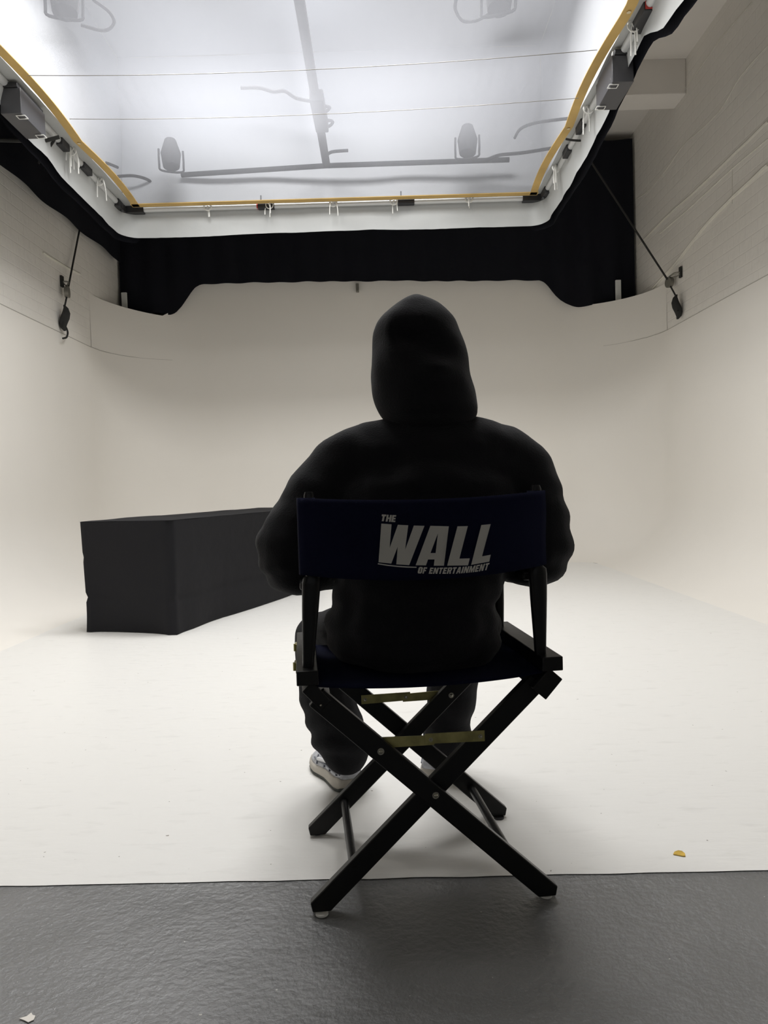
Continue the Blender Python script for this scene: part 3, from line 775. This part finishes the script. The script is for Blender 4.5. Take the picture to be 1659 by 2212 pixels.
for y0, sg in ((-.1908, 1), (.1892, -1)):     # flat folding braces riveted between the crossed legs
    zb = .366 if sg > 0 else .352
    f = MB(); f.prism([(-.118*sg, zb-.012), (.008*sg, zb-.013), (.012*sg, zb+.008), (-.118*sg, zb+.012)], lambda u, v, w_, y=y0: Vector((u, y+w_, v)), .0018)
    b1 = f.build('brace', M['brass'], chair)
    f = MB(); f.prism([(-.012*sg, zb-.009), (.120*sg, zb-.012), (.120*sg, zb+.012), (-.012*sg, zb+.013)], lambda u, v, w_, y=y0: Vector((u, y-.002+w_, v)), .0018)
    b2 = f.build('brace', M['brass'], chair)
    bolt(0, y0-.0018, zb, .0045, b2); bolt(.110*sg, y0-.0018, zb, .0045, b2)
for x in (-FX+.013, FX-.013):
    for y in (-.19 if x < 0 else -.20, .19):
        f = MB(); f.tube([(x, y, 0.0005), (x, y, .0045)], .014, 18); f.build('glide', M['glide' if y < 0 else 'plastic'], chair)
# seat canvas
f = MB(); rows = []
for i in range(33):
    x = lerp(-.262, .262, i/32); u = 1-(x/.262)**2; row = []
    for k in range(21):
        y = lerp(-.205, .205, k/20); row.append(Vector((x, y, .505-.012*u**.7-(.006*u*math.exp(-((y+.205)/.04)**2)))))
    rows.append(row)
f.loft(rows, closed=False); f.build('seat', M['canvas'], chair, solid=.003, auto=False)
# back canvas, bowed backwards by the sitter
def backy(x, z=None): u = max(0, 1-(x/.262)**2); return -.194-.060*u**.8
def backtop(x): return .900-.010*max(0, 1-(x/.262)**2)
def backbot(x): return .737-.014*max(0, 1-(x/.262)**2)
f = MB(); rows = []
for i in range(41):
    x = lerp(-.268, .268, i/40); rows.append([Vector((x, backy(x)+.004*math.sin(v/12*math.pi*2), lerp(backbot(x), backtop(x), v/12))) for v in range(13)])
f.loft(rows, closed=False); backrest = f.build('backrest', M['canvas'], chair, solid=.003, auto=False)
for s in (-1, 1):
    f = MB(); rr = []
    for z in (.737, .75, .88, .900): rr.append([Vector((s*.253+.0185*math.cos(a), -.178+.0175*math.sin(a), z)) for a in [2*math.pi*j/16 for j in range(16)]])
    f.loft(rr, cap=False); f.build('post_sleeve', M['canvas'], backrest, solid=.002)
# printed lettering on the back canvas
CP = CI @ CAM
def onback(px, py, off=.0022):
    d = (CI.to_3x3() @ ray(px, py)); t = (-.25-CP.y)/d.y
    for _ in range(12):
        p = CP+d*t; yy = backy(p.x)-off + .004*math.sin(max(0, min(1, (p.z-backbot(p.x))/(backtop(p.x)-backbot(p.x))))*math.pi*2)
        t = (yy-CP.y)/d.y
    return CP+d*t
def crop(u, v): return 800+u*.16878, 1090+v*.16878
def bezline(tab, x):
    for (x0, y0), (x1, y1) in zip(tab, tab[1:]):
        if x <= x1: return y0+(y1-y0)*(x-x0)/(x1-x0)
    return tab[-1][1]
polys = {
 'W': [[(140,243),(272,252),(247,555),(352,258),(485,265),(445,578),(557,268),(693,272),(497,775),(332,765),(350,540),(268,755),(105,738)]],
 'A': [[(768,272),(1005,278),(942,782),(812,782),(822,702),(738,702),(712,778),(580,776)], [(865,368),(835,620),(770,620)]],
 'L': [[(1115,278),(1248,275),(1140,692),(1273,688),(1250,778),(983,782)]],
 'L2': [[(1420,262),(1540,250),(1430,662),(1540,642),(1522,730),(1290,772)]],
 'bar': [[(98,750),(220,770),(350,783),(470,792),(592,796),(590,809),(470,806),(350,798),(220,784),(94,764)]],
 'T': [[(148,125),(205,128),(201,150),(184,150),(172,213),(146,212),(160,149),(146,148)]],
 'H': [[(212,129),(236,131),(230,165),(246,166),(252,132),(276,133),(261,222),(236,221),(242,185),(226,184),(220,218),(195,217)]],
 'E': [[(283,133),(332,135),(328,155),(303,154),(300,170),(324,171),(320,190),(297,189),(294,203),(322,205),(318,225),(266,222)]],
}
GL = {'O': ([[(.2,0),(.8,0),(1,.15),(1,.85),(.8,1),(.2,1),(0,.85),(0,.15)], [(.42,.2),(.42,.8),(.60,.8),(.60,.2)]], .78),
 'F': ([[(0,0),(.42,0),(.42,.38),(.85,.38),(.85,.6),(.42,.6),(.42,.78),(1,.78),(1,1),(0,1)]], .62),
 'E': ([[(0,0),(1,0),(1,.22),(.42,.22),(.42,.4),(.9,.4),(.9,.6),(.42,.6),(.42,.78),(1,.78),(1,1),(0,1)]], .64),
 'N': ([[(0,0),(.33,0),(.33,.55),(.62,0),(1,0),(1,1),(.67,1),(.67,.45),(.38,1),(0,1)]], .82),
 'T': ([[(.3,0),(.7,0),(.7,.78),(1,.78),(1,1),(0,1),(0,.78),(.3,.78)]], .68),
 'R': ([[(0,0),(.36,0),(.36,.4),(.5,.4),(.62,0),(1,0),(.85,.45),(1,.55),(1,.88),(.85,1),(0,1)], [(.36,.58),(.36,.82),(.64,.82),(.64,.58)]], .78),
 'A': ([[(0,0),(.33,0),(.36,.2),(.64,.2),(.67,0),(1,0),(.74,1),(.26,1)], [(.42,.38),(.5,.8),(.58,.38)]], .80),
 'I': ([[(0,0),(1,0),(1,1),(0,1)]], .30),
 'M': ([[(0,0),(.24,0),(.24,.6),(.42,0),(.58,0),(.76,.6),(.76,0),(1,0),(1,1),(.68,1),(.5,.45),(.32,1),(0,1)]], 1.02)}
BASE = [(602,881),(750,885),(950,886),(1100,884),(1300,868),(1400,854),(1500,835)]
TOPL = [(622,797),(800,808),(1000,805),(1150,799),(1300,786),(1400,768),(1527,745)]
word = 'OF ENTERTAINMENT'; gap = .13
tot = sum((GL[c][1] if c != ' ' else .30)+gap for c in word)-gap; cu = 0; letters = []
for c in word:
    wd = GL[c][1] if c != ' ' else .30
    if c != ' ':
        out = []
        for poly in GL[c][0]:
            q = []
            for (a, b) in poly:
                t = (cu+a*wd)/tot; xb = lerp(602, 1500, t); xt = lerp(622, 1527, t)
                q.append((lerp(xb, xt, b), lerp(bezline(BASE, xb), bezline(TOPL, xt), b)))
            out.append(q)
        letters.append((c, out))
    cu += wd+gap
from mathutils.geometry import tessellate_polygon, delaunay_2d_cdt
def letter_mesh(polyset, name):
    # constrained triangulation with extra points so the print follows the bowed canvas
    pts = []; edges = []
    for poly in polyset:
        o_ = len(pts); n = len(poly)
        pts += [Vector(p) for p in poly]; edges += [(o_+i, o_+(i+1) % n) for i in range(n)]
    xs = [p.x for p in pts]; ys = [p.y for p in pts]
    gx = math.floor(min(xs)/25)*25
    while gx < max(xs):
        gy = math.floor(min(ys)/40)*40
        while gy < max(ys): pts.append(Vector((gx+.37, gy+.21))); gy += 40
        gx += 25
    v, e, fc, *_ = delaunay_2d_cdt(pts, edges, [], 0, 1e-4)
    def inside(p, poly):
        r = False; n = len(poly)
        for i in range(n):
            a, b = poly[i], poly[(i+1) % n]
            if (a[1] > p[1]) != (b[1] > p[1]) and p[0] < (b[0]-a[0])*(p[1]-a[1])/(b[1]-a[1])+a[0]: r = not r
        return r
    keep = []
    for t in fc:
        c = (v[t[0]]+v[t[1]]+v[t[2]])/3
        if sum(inside(c, p) for p in polyset) % 2 == 1: keep.append(tuple(t))
    f = MB(); f.add([onback(*crop(p.x, p.y)) for p in v], keep)
    me = f.mesh(name); me.materials.append(M['ink']); bm = bmesh.new(); bm.from_mesh(me)
    bmesh.ops.delete(bm, geom=[q for q in bm.verts if not q.link_faces], context='VERTS'); bm.to_mesh(me); bm.free()
    o = bpy.data.objects.new(name, me); COL.objects.link(o); o.parent = backrest; return o
for k, ps in polys.items(): letter_mesh(ps, 'printed_line' if k == 'bar' else 'printed_letter')
for c, ps in letters: letter_mesh(ps, 'printed_letter')

# ------------------------------------------------------------------ person
person = empty('person', (.06, 1.80, 0)); tag(person, "seated person seen from behind in an oversized black hoodie with hood up", 'person')
bpy.context.view_layer.update()
def toP(o):
    o.parent = person; o.matrix_parent_inverse = person.matrix_world.inverted(); return o
def W(px, py, y): return aty(px, py, y)
def node(px, py, y, *r): p = W(px, py, y); return (p.x, p.y, p.z, *r)
# body (one continuous surface, mostly under the clothes)
HC = W(905, 770, 1.80); HY = math.radians(16)
b = MB()
Rz = Matrix.Rotation(HY, 3, 'Z')
def hp(x, y, z): return HC + Rz @ Vector((x, y, z))
b.sphere(hp(0, -.005, .02), (.075, .095, .095), 20, 14, Rz); b.sphere(hp(0, .025, -.04), (.060, .068, .075), 20, 14, Rz)
b.chain([(*hp(0, .045, -.095), .028), (*hp(0, .062, -.102), .02)])          # chin
b.chain([(*hp(0, .086, .008), .009), (*hp(0, .103, -.026), .011), (*hp(0, .094, -.032), .014)])   # nose
for s in (-1, 1):
    b.sphere(hp(s*.028, .079, .026), (.024, .011, .009), 10, 8, Rz)         # brow
    b.sphere(hp(s*.034, .056, -.022), (.026, .028, .026), 10, 8, Rz)        # cheek
    b.sphere(hp(s*.077, -.005, -.01), (.008, .018, .030), 10, 8, Rz)        # ear
    b.sphere(hp(s*.029, .077, .005), (.012, .010, .007), 10, 8, Rz)         # eye
b.sphere(hp(0, .092, -.060), (.026, .010, .006), 10, 8, Rz); b.sphere(hp(0, .089, -.071), (.020, .010, .006), 10, 8, Rz)  # lips
NK = (HC.x, 1.79, HC.z-.10)
b.chain([(HC.x, 1.80, HC.z-.05, .055), (HC.x, 1.79, HC.z-.16, .06)])
b.chain([(HC.x, 1.79, HC.z-.18, .08, .07, .06), (.08, 1.78, .93, .16, .10, .08), (.08, 1.77, .80, .16, .11, .1), (.075, 1.77, .66, .145, .105, .09), (.07, 1.80, .575, .16, .12, .07)])
ELB = {-1: Vector((-.21, 1.80, .765)), 1: Vector((.345, 1.82, .78))}
SH = {-1: Vector((-.085, 1.79, .965)), 1: Vector((.265, 1.79, .975))}
WR = {-1: Vector((-.005, 2.03, .665)), 1: Vector((.175, 2.04, .665))}
HIP = {-1: Vector((.0, 1.82, .575)), 1: Vector((.155, 1.83, .575))}
KN = {-1: Vector((-.190, 2.17, .515)), 1: Vector((.225, 2.22, .52))}
AN = {-1: Vector((-.135, 2.245, .085)), 1: Vector((.165, 2.30, .085))}
for s in (-1, 1):
    b.chain([(*SH[s], .055), (*SH[s].lerp(ELB[s], .5), .046), (*ELB[s], .032), (*ELB[s].lerp(WR[s], .3), .031), (*WR[s], .024, .026, .021)])
    b.chain([(*(HIP[s]+Vector((0, 0, -.01))), .058), (*(HIP[s].lerp(KN[s], .5)+Vector((0, 0, -.014))), .041), (*(KN[s]+Vector((0, 0, -.015))), .042), (*KN[s].lerp(AN[s], .3), .050), (*AN[s].lerp(KN[s], .2), .036), (*AN[s], .033)])
    # hand resting palm-down on the thigh
    fw = Vector((-s*.12, 1, -.14)).normalized(); sd = Vector((0, 0, 1)).cross(fw).normalized(); upn = fw.cross(sd).normalized()
    pc = WR[s]+fw*.02
    for k in range(4):
        off = (k-1.5)*.019; kn = pc+fw*(.075-.004*abs(k-1.2))+sd*off
        b.chain([(*(pc+sd*off*.6), .013), (*kn, .0105)])
        ln = (.070, .080, .074, .058)[k] if s < 0 else (.058, .074, .080, .070)[k]
        p1 = kn+fw*ln*.45+upn*.004; p2 = p1+fw*ln*.32-upn*.010; p3 = p2+fw*ln*.22-upn*.014
        b.chain([(*kn, .0095), (*p1, .0085), (*p2, .0078), (*p3, .0068)], .5)
    ts = -1 if s > 0 else 1; ts = ts*(-1 if sd.x > 0 else 1)*-1
    ts = 1 if (sd*1).x*(-s) > 0 else -1
    q0 = pc+sd*ts*.022+fw*.01; q1 = q0+sd*ts*.026+fw*.026-upn*.006; q2 = q1+sd*ts*.012+fw*.028-upn*.004; q3 = q2+fw*.020
    b.chain([(*q0, .014), (*q1, .0115), (*q2, .0095), (*q3, .0080)], .5)
body = b.build('body', M['skin'], auto=False); voxel(body, .004, 4); toP(body)
hr = MB(); hr.sphere(hp(0, -.014, .026), (.083, .098, .098), 24, 16, Rz); hr.sphere(hp(0, -.05, -.04), (.07, .05, .06), 18, 12, Rz)
ho = hr.build('hair', M['hair'], auto=False)
bm = bmesh.new(); bm.from_mesh(ho.data)
bmesh.ops.delete(bm, geom=[v for v in bm.verts if (Rz.transposed() @ (v.co-HC)).y > .055 and (v.co-HC).z < .075], context='VERTS'); bm.to_mesh(ho.data); bm.free()
toP(ho)
# hoodie: torso, sleeves
h = MB()
h.chain([node(735, 1022, 1.80, .085, .085, .085), node(775, 992, 1.79, .09, .09, .085), node(840, 983, 1.78, .09, .10, .09), node(925, 978, 1.775, .09, .105, .095), node(1010, 978, 1.78, .09, .10, .09), node(1075, 992, 1.79, .09, .09, .085), node(1125, 1018, 1.80, .085, .085, .085)])
h.chain([node(915, 1000, 1.785, .17, .105, .08), node(925, 1060, 1.77, .225, .135, .08), node(925, 1150, 1.765, .225, .15, .10), node(905, 1235, 1.76, .205, .155, .10), node(899, 1310, 1.765, .200, .158, .10), node(893, 1378, 1.775, .205, .165, .085)], .35)
# blouson folds over the waistband
h.chain([node(770, 1385, 1.77, .07, .11, .06), node(900, 1400, 1.74, .09, .13, .055), node(1020, 1385, 1.77, .07, .11, .06)])
h.chain([node(752, 1300, 1.76, .04, .09, .05), node(745, 1350, 1.79, .045, .10, .05)])
h.chain([node(735, 1024, 1.80, .085), node(700, 1075, 1.80, .098, .098, .09), node(668, 1130, 1.80, .105, .11, .09), node(642, 1180, 1.80, .100, .12, .085), node(640, 1212, 1.80, .095, .12, .078)])
h.chain([node(640, 1212, 1.80, .095, .12, .078), (-.140, 1.91, .718, .068, .075, .060), (-.02, 2.015, .675, .050, .05, .046)])
h.chain([node(1125, 1020, 1.80, .085), node(1142, 1075, 1.80, .090, .098, .09), node(1146, 1125, 1.80, .098, .11, .09), node(1150, 1168, 1.80, .096, .12, .085), node(1146, 1194, 1.80, .092, .12, .078)])
h.chain([node(1146, 1194, 1.80, .092, .12, .078), (.285, 1.93, .728, .066, .072, .058), (.185, 2.03, .675, .050, .05, .046)])
hood_o = h.build('hoodie', M['cloth_black'], auto=False); voxel(hood_o, .010, 10)
me = hood_o.data
for v in me.vertices:
    p = v.co; n = v.normal
    d = .010*noise.noise(Vector((p.x*7, p.y*7, p.z*9))) + .006*noise.noise(Vector((p.x*16+p.z*10, p.y*12, p.z*20)))
    # crumpling at elbows and waist
    wz = math.exp(-((p.z-.66)/.10)**2); d += wz*.005*math.sin(p.z*95+4*noise.noise(p*6))
    v.co = p+n*d
toP(hood_o)
for s in (-1, 1):
    f = MB(); d = (WR[s]-ELB[s]).normalized(); c = WR[s]-d*.01
    f.tube([c-d*.035, c-d*.02, c+d*.02, c+d*.03], [.050, .040, .038, .036], 20, cap=False)
    o = f.build('cuff', M['cloth_black'], solid=.005); toP(o)
# hood
HR = [(641, 897, 897, .004, -.01), (648, 882, 913, .045, -.01), (658, 862, 937, .075, -.005), (675, 838, 962, .10, 0), (695, 819, 981, .118, 0), (718, 808, 992, .128, 0), (745, 804, 1003, .134, 0), (780, 803, 1011, .136, .0), (815, 801, 1016, .135, 0),
      (845, 804, 1024, .130, 0), (870, 809, 1030, .125, -.005), (888, 815, 1031, .120, -.01), (903, 823, 1027, .112, -.01), (920, 838, 1012, .095, -.0), (940, 860, 990, .075, 0)]
rings = []; NS = 48
for (py, xl, xr, ry, yo) in HR:
    a0 = W(xl, py, 1.79); a1 = W(xr, py, 1.79); cx = (a0.x+a1.x)/2; rx = max(.003, (a1.x-a0.x)/2); z = (a0.z+a1.z)/2
    ring = []
    for j in range(NS):
        a = 2*math.pi*j/NS+HY; c_, s_ = math.cos(a), math.sin(a)
        x = rx*math.copysign(abs(c_)**.88, c_); y = ry*math.copysign(abs(s_)**.88, s_)
        p = Vector((cx+x, 1.79+yo+y, z+(a1.z-a0.z)/2*c_))
        if s_ < 0:   # soft dent and folds on the back of the hood
            ppx = lerp(xl, xr, (x/rx+1)/2) if rx > .01 else 897
            g = math.exp(-(((ppx-895)/48)**2+((py-755-(ppx-895)*.28)/24)**2)); p.y += .045*g
            g2 = math.exp(-(((ppx-935)/70)**2+((py-812-(ppx-935)*.30)/14)**2)); p.y -= .022*g2
            g3 = math.exp(-(((ppx-842)/9)**2+((py-745)/45)**2)); p.y -= .010*g3
        ring.append(p)
    rings.append(ring)
# refine vertically
fine = []
for i in range(len(rings)-1):
    for k in range(4):
        t = k/4; A_, B_ = rings[max(i-1, 0)], rings[min(i+2, len(rings)-1)]
        fine.append([.5*((2*rings[i][j])+(rings[i+1][j]-A_[j])*t+(2*A_[j]-5*rings[i][j]+4*rings[i+1][j]-B_[j])*t*t+(3*rings[i][j]-A_[j]-3*rings[i+1][j]+B_[j])*t**3) for j in range(NS)])
fine.append(rings[-1])
f = MB(); f.loft(fine, cap=False)
hd = f.build('hood', M['cloth_black'], auto=False)
bm = bmesh.new(); bm.from_mesh(hd.data); bm.normal_update()
zt_ = W(897, 668, 1.79).z; zb_ = W(897, 875, 1.79).z
kill = []
for fc in bm.faces:
    c = fc.calc_center_median(); q = Rz.transposed() @ (c-Vector((HC.x, 1.79, 0)))
    zz = (c.z-(zt_+zb_)/2)/((zt_-zb_)/2); 
    if abs(zz) < 1 and q.y > .085 and abs(q.x) < .085*math.sqrt(1-zz*zz)+.01: kill.append(fc)
bmesh.ops.delete(bm, geom=kill, context='FACES')
for _ in range(10):      # ease the rim of the opening
    rim = [v for v in bm.verts if v.is_boundary and zb_-.05 < v.co.z < zt_+.05]
    new = {v: sum(((e.other_vert(v)).co for e in v.link_edges if e.is_boundary), Vector())/max(1, sum(1 for e in v.link_edges if e.is_boundary)) for v in rim}
    for v, c in new.items(): v.co = v.co.lerp(c, .5)
for v in bm.verts: v.co += Vector((.004*noise.noise(v.co*18), -.005*noise.noise(v.co*14+Vector((3, 0, 0))), 0))
bm.to_mesh(hd.data); bm.free()
md = hd.modifiers.new('s', 'SOLIDIFY'); md.thickness = .006; md.offset = -1
toP(hd)
# trousers
t = MB()
t.chain([(.0, 1.80, .575, .13, .15, .075), (.15, 1.80, .575, .13, .15, .075)])
for s in (-1, 1):
    if s < 0: ch = [(*HIP[s], .11, .11, .070), (*HIP[s].lerp(KN[s], .5), .095, .1, .064), (-.186, 2.15, .490, .085, .085, .066), (-.190, 2.18, .42, .084), (-.190, 2.21, .30, .084, .10, .09), (-.158, 2.235, .17, .084, .10, .09), (-.136, 2.245, .112, .076, .092, .065)]
    else: ch = [(*HIP[s], .11, .11, .070), (*HIP[s].lerp(KN[s], .5), .095, .1, .064), (.222, 2.20, .51, .088, .088, .078), (.218, 2.25, .42, .084), (.195, 2.28, .30, .078, .09, .09), (.178, 2.30, .16, .078, .09, .09), (.170, 2.30, .115, .076, .09, .065)]
    t.chain(ch)
tr = t.build('trousers', M['trouser_black'], auto=False); voxel(tr, .009, 6)
for v in tr.data.vertices:
    p = v.co; d = .010*noise.noise(Vector((p.x*9, p.y*9, p.z*6)))+.005*math.sin(p.z*60+5*noise.noise(p*5))*math.exp(-((p.z-.16)/.12)**2)
    v.co = p+v.normal*d
    if v.co.z < .05: v.co.z = .05+(v.co.z-.05)*.2
toP(tr)
# shoes
def shoe(heel, ang, lab):
    root = MB(); Ln = .305
    fx = Vector((math.sin(ang), math.cos(ang), 0)); sx_ = Vector((math.cos(ang), -math.sin(ang), 0))
    def P(l, s_, z): return Vector((heel[0], heel[1], 0))+fx*l+sx_*s_+Vector((0, 0, z))
    def hw(u): return interp([(0, .020), (.04, .034), (.18, .041), (.42, .040), (.70, .053), (.86, .046), (.96, .030), (1, .012)], u)
    def ring(u, z, k=1.0, n=0): return P(u*Ln, 0, z)
    def band(zf, kf, zg, kg, name, mt, parent=None):
        out = []
        U = [0, .015, .04, .09, .16, .25, .35, .45, .55, .65, .75, .84, .91, .96, .985, 1]
        loop = [(u, 1) for u in U]+[(u, -1) for u in reversed(U[1:-1])]
        rs = []
        for t_ in [i/5 for i in range(6)]:
            rs.append([P(u*Ln, sd_*hw(u)*lerp(kf(u), kg(u), t_)*(1+.06*math.sin(math.pi*t_)), lerp(zf(u), zg(u), t_)) for u, sd_ in loop])
        f = MB(); f.loft(rs); o = f.build(name, M[mt], auto=False); return o
    c1 = lambda v: (lambda u: v)
    up_z = lambda u: interp([(0, .088), (.12, .098), (.3, .105), (.5, .088), (.75, .062), (.93, .048), (1, .036)], u)
    sole_t = lambda u: interp([(0, .046), (.3, .040), (.7, .030), (1, .032)], u)
    out_b = lambda u: interp([(0, .012), (.12, .001), (.8, .001), (1, .014)], u)
    up = band(sole_t, c1(.96), up_z, lambda u: interp([(0, .7), (.3, .62), (.6, .6), (1, .5)], u), 'shoe', 'shoe_up')
    toP(up); up['label'] = lab
    def sub(o): o.parent = up; o.matrix_parent_inverse = up.matrix_world.inverted(); return o
    sub(band(lambda u: out_b(u)+.010, c1(1.10), sole_t, c1(1.03), 'midsole', 'shoe_sole'))
    sub(band(out_b, c1(1.04), lambda u: out_b(u)+.011, c1(1.08), 'outsole', 'shoe_dark'))
    for s_ in (-1, 1):
        for (u0, z0, u1, z1, mt) in ((.12, .05, .22, .085, 'shoe_trim'), (.30, .045, .36, .085, 'shoe_trim'), (.46, .042, .52, .075, 'shoe_trim'), (.62, .038, .66, .062, 'shoe_trim'), (.06, .058, .75, .046, 'shoe_trim')):
            n = 8; pts = []
            for i in range(n+1):
                tt = i/n; u = lerp(u0, u1, tt); z = lerp(z0, z1, tt); k = lerp(.96, interp([(0, .7), (.3, .62), (.6, .6), (1, .5)], u), (z-sole_t(u))/(up_z(u)-sole_t(u)))
                pts.append(P(u*Ln, s_*(hw(u)*k*(1.055)+.001), z))
            f = MB(); f.tube(pts, .0028, 6); sub(f.build('shoe_overlay', M[mt]))
        f = MB(); pts = []
        for i in range(9):
            tt = i/8; u = lerp(.34, .62, tt); z = .066-.012*tt; pts.append(P(u*Ln, s_*(hw(u)*.86+.001), z))
        f.tube(pts, .006, 6); sub(f.build('shoe_panel', M['shoe_white']))
    f = MB()
    for i in range(5):
        u = .45+i*.055; z = up_z(u)+.004; f.tube([P(u*Ln, -.02, z-.004), P(u*Ln, 0, z+.003), P(u*Ln, .02, z-.004)], .003, 6)
    sub(f.build('laces', M['tie']))
    return up
shoe((-.118, 2.19), math.radians(-24), 'left trainer, silver mesh with beige sole, toe turned out')
shoe((.120, 2.245), math.radians(17), 'right trainer half hidden behind the chair legs')

# ------------------------------------------------------------------ bits on the floor
f = MB(); c = atz(1468, 1846, 0)
pl = [(-.019, -.001), (-.010, .009), (.004, .014), (.013, .011), (.016, .001), (.011, -.010), (.004, -.010), (-.008, -.005)]
f.prism(pl, lambda u, v, w_: c+Vector((u*.85, v*1.2, w_+.0005)), .0022)
tag(f.build('guitar_pick', M['chip'], bevel=.0005), 'small yellow teardrop-shaped chip on the white floor', 'chip')
f = MB(); c = atz(62, 2198, 0)
pl = [(-.016, -.002), (-.005, .003), (-.001, .012), (.004, .006), (.010, .004), (.012, -.006), (.005, -.012), (-.006, -.006)]
f.prism(pl, lambda u, v, w_: c+Vector((u, v, w_-.001)), .0015)
tag(f.build('paint_flake', M['paper']), 'white paint flake on the grey floor at the lower left', 'flake')
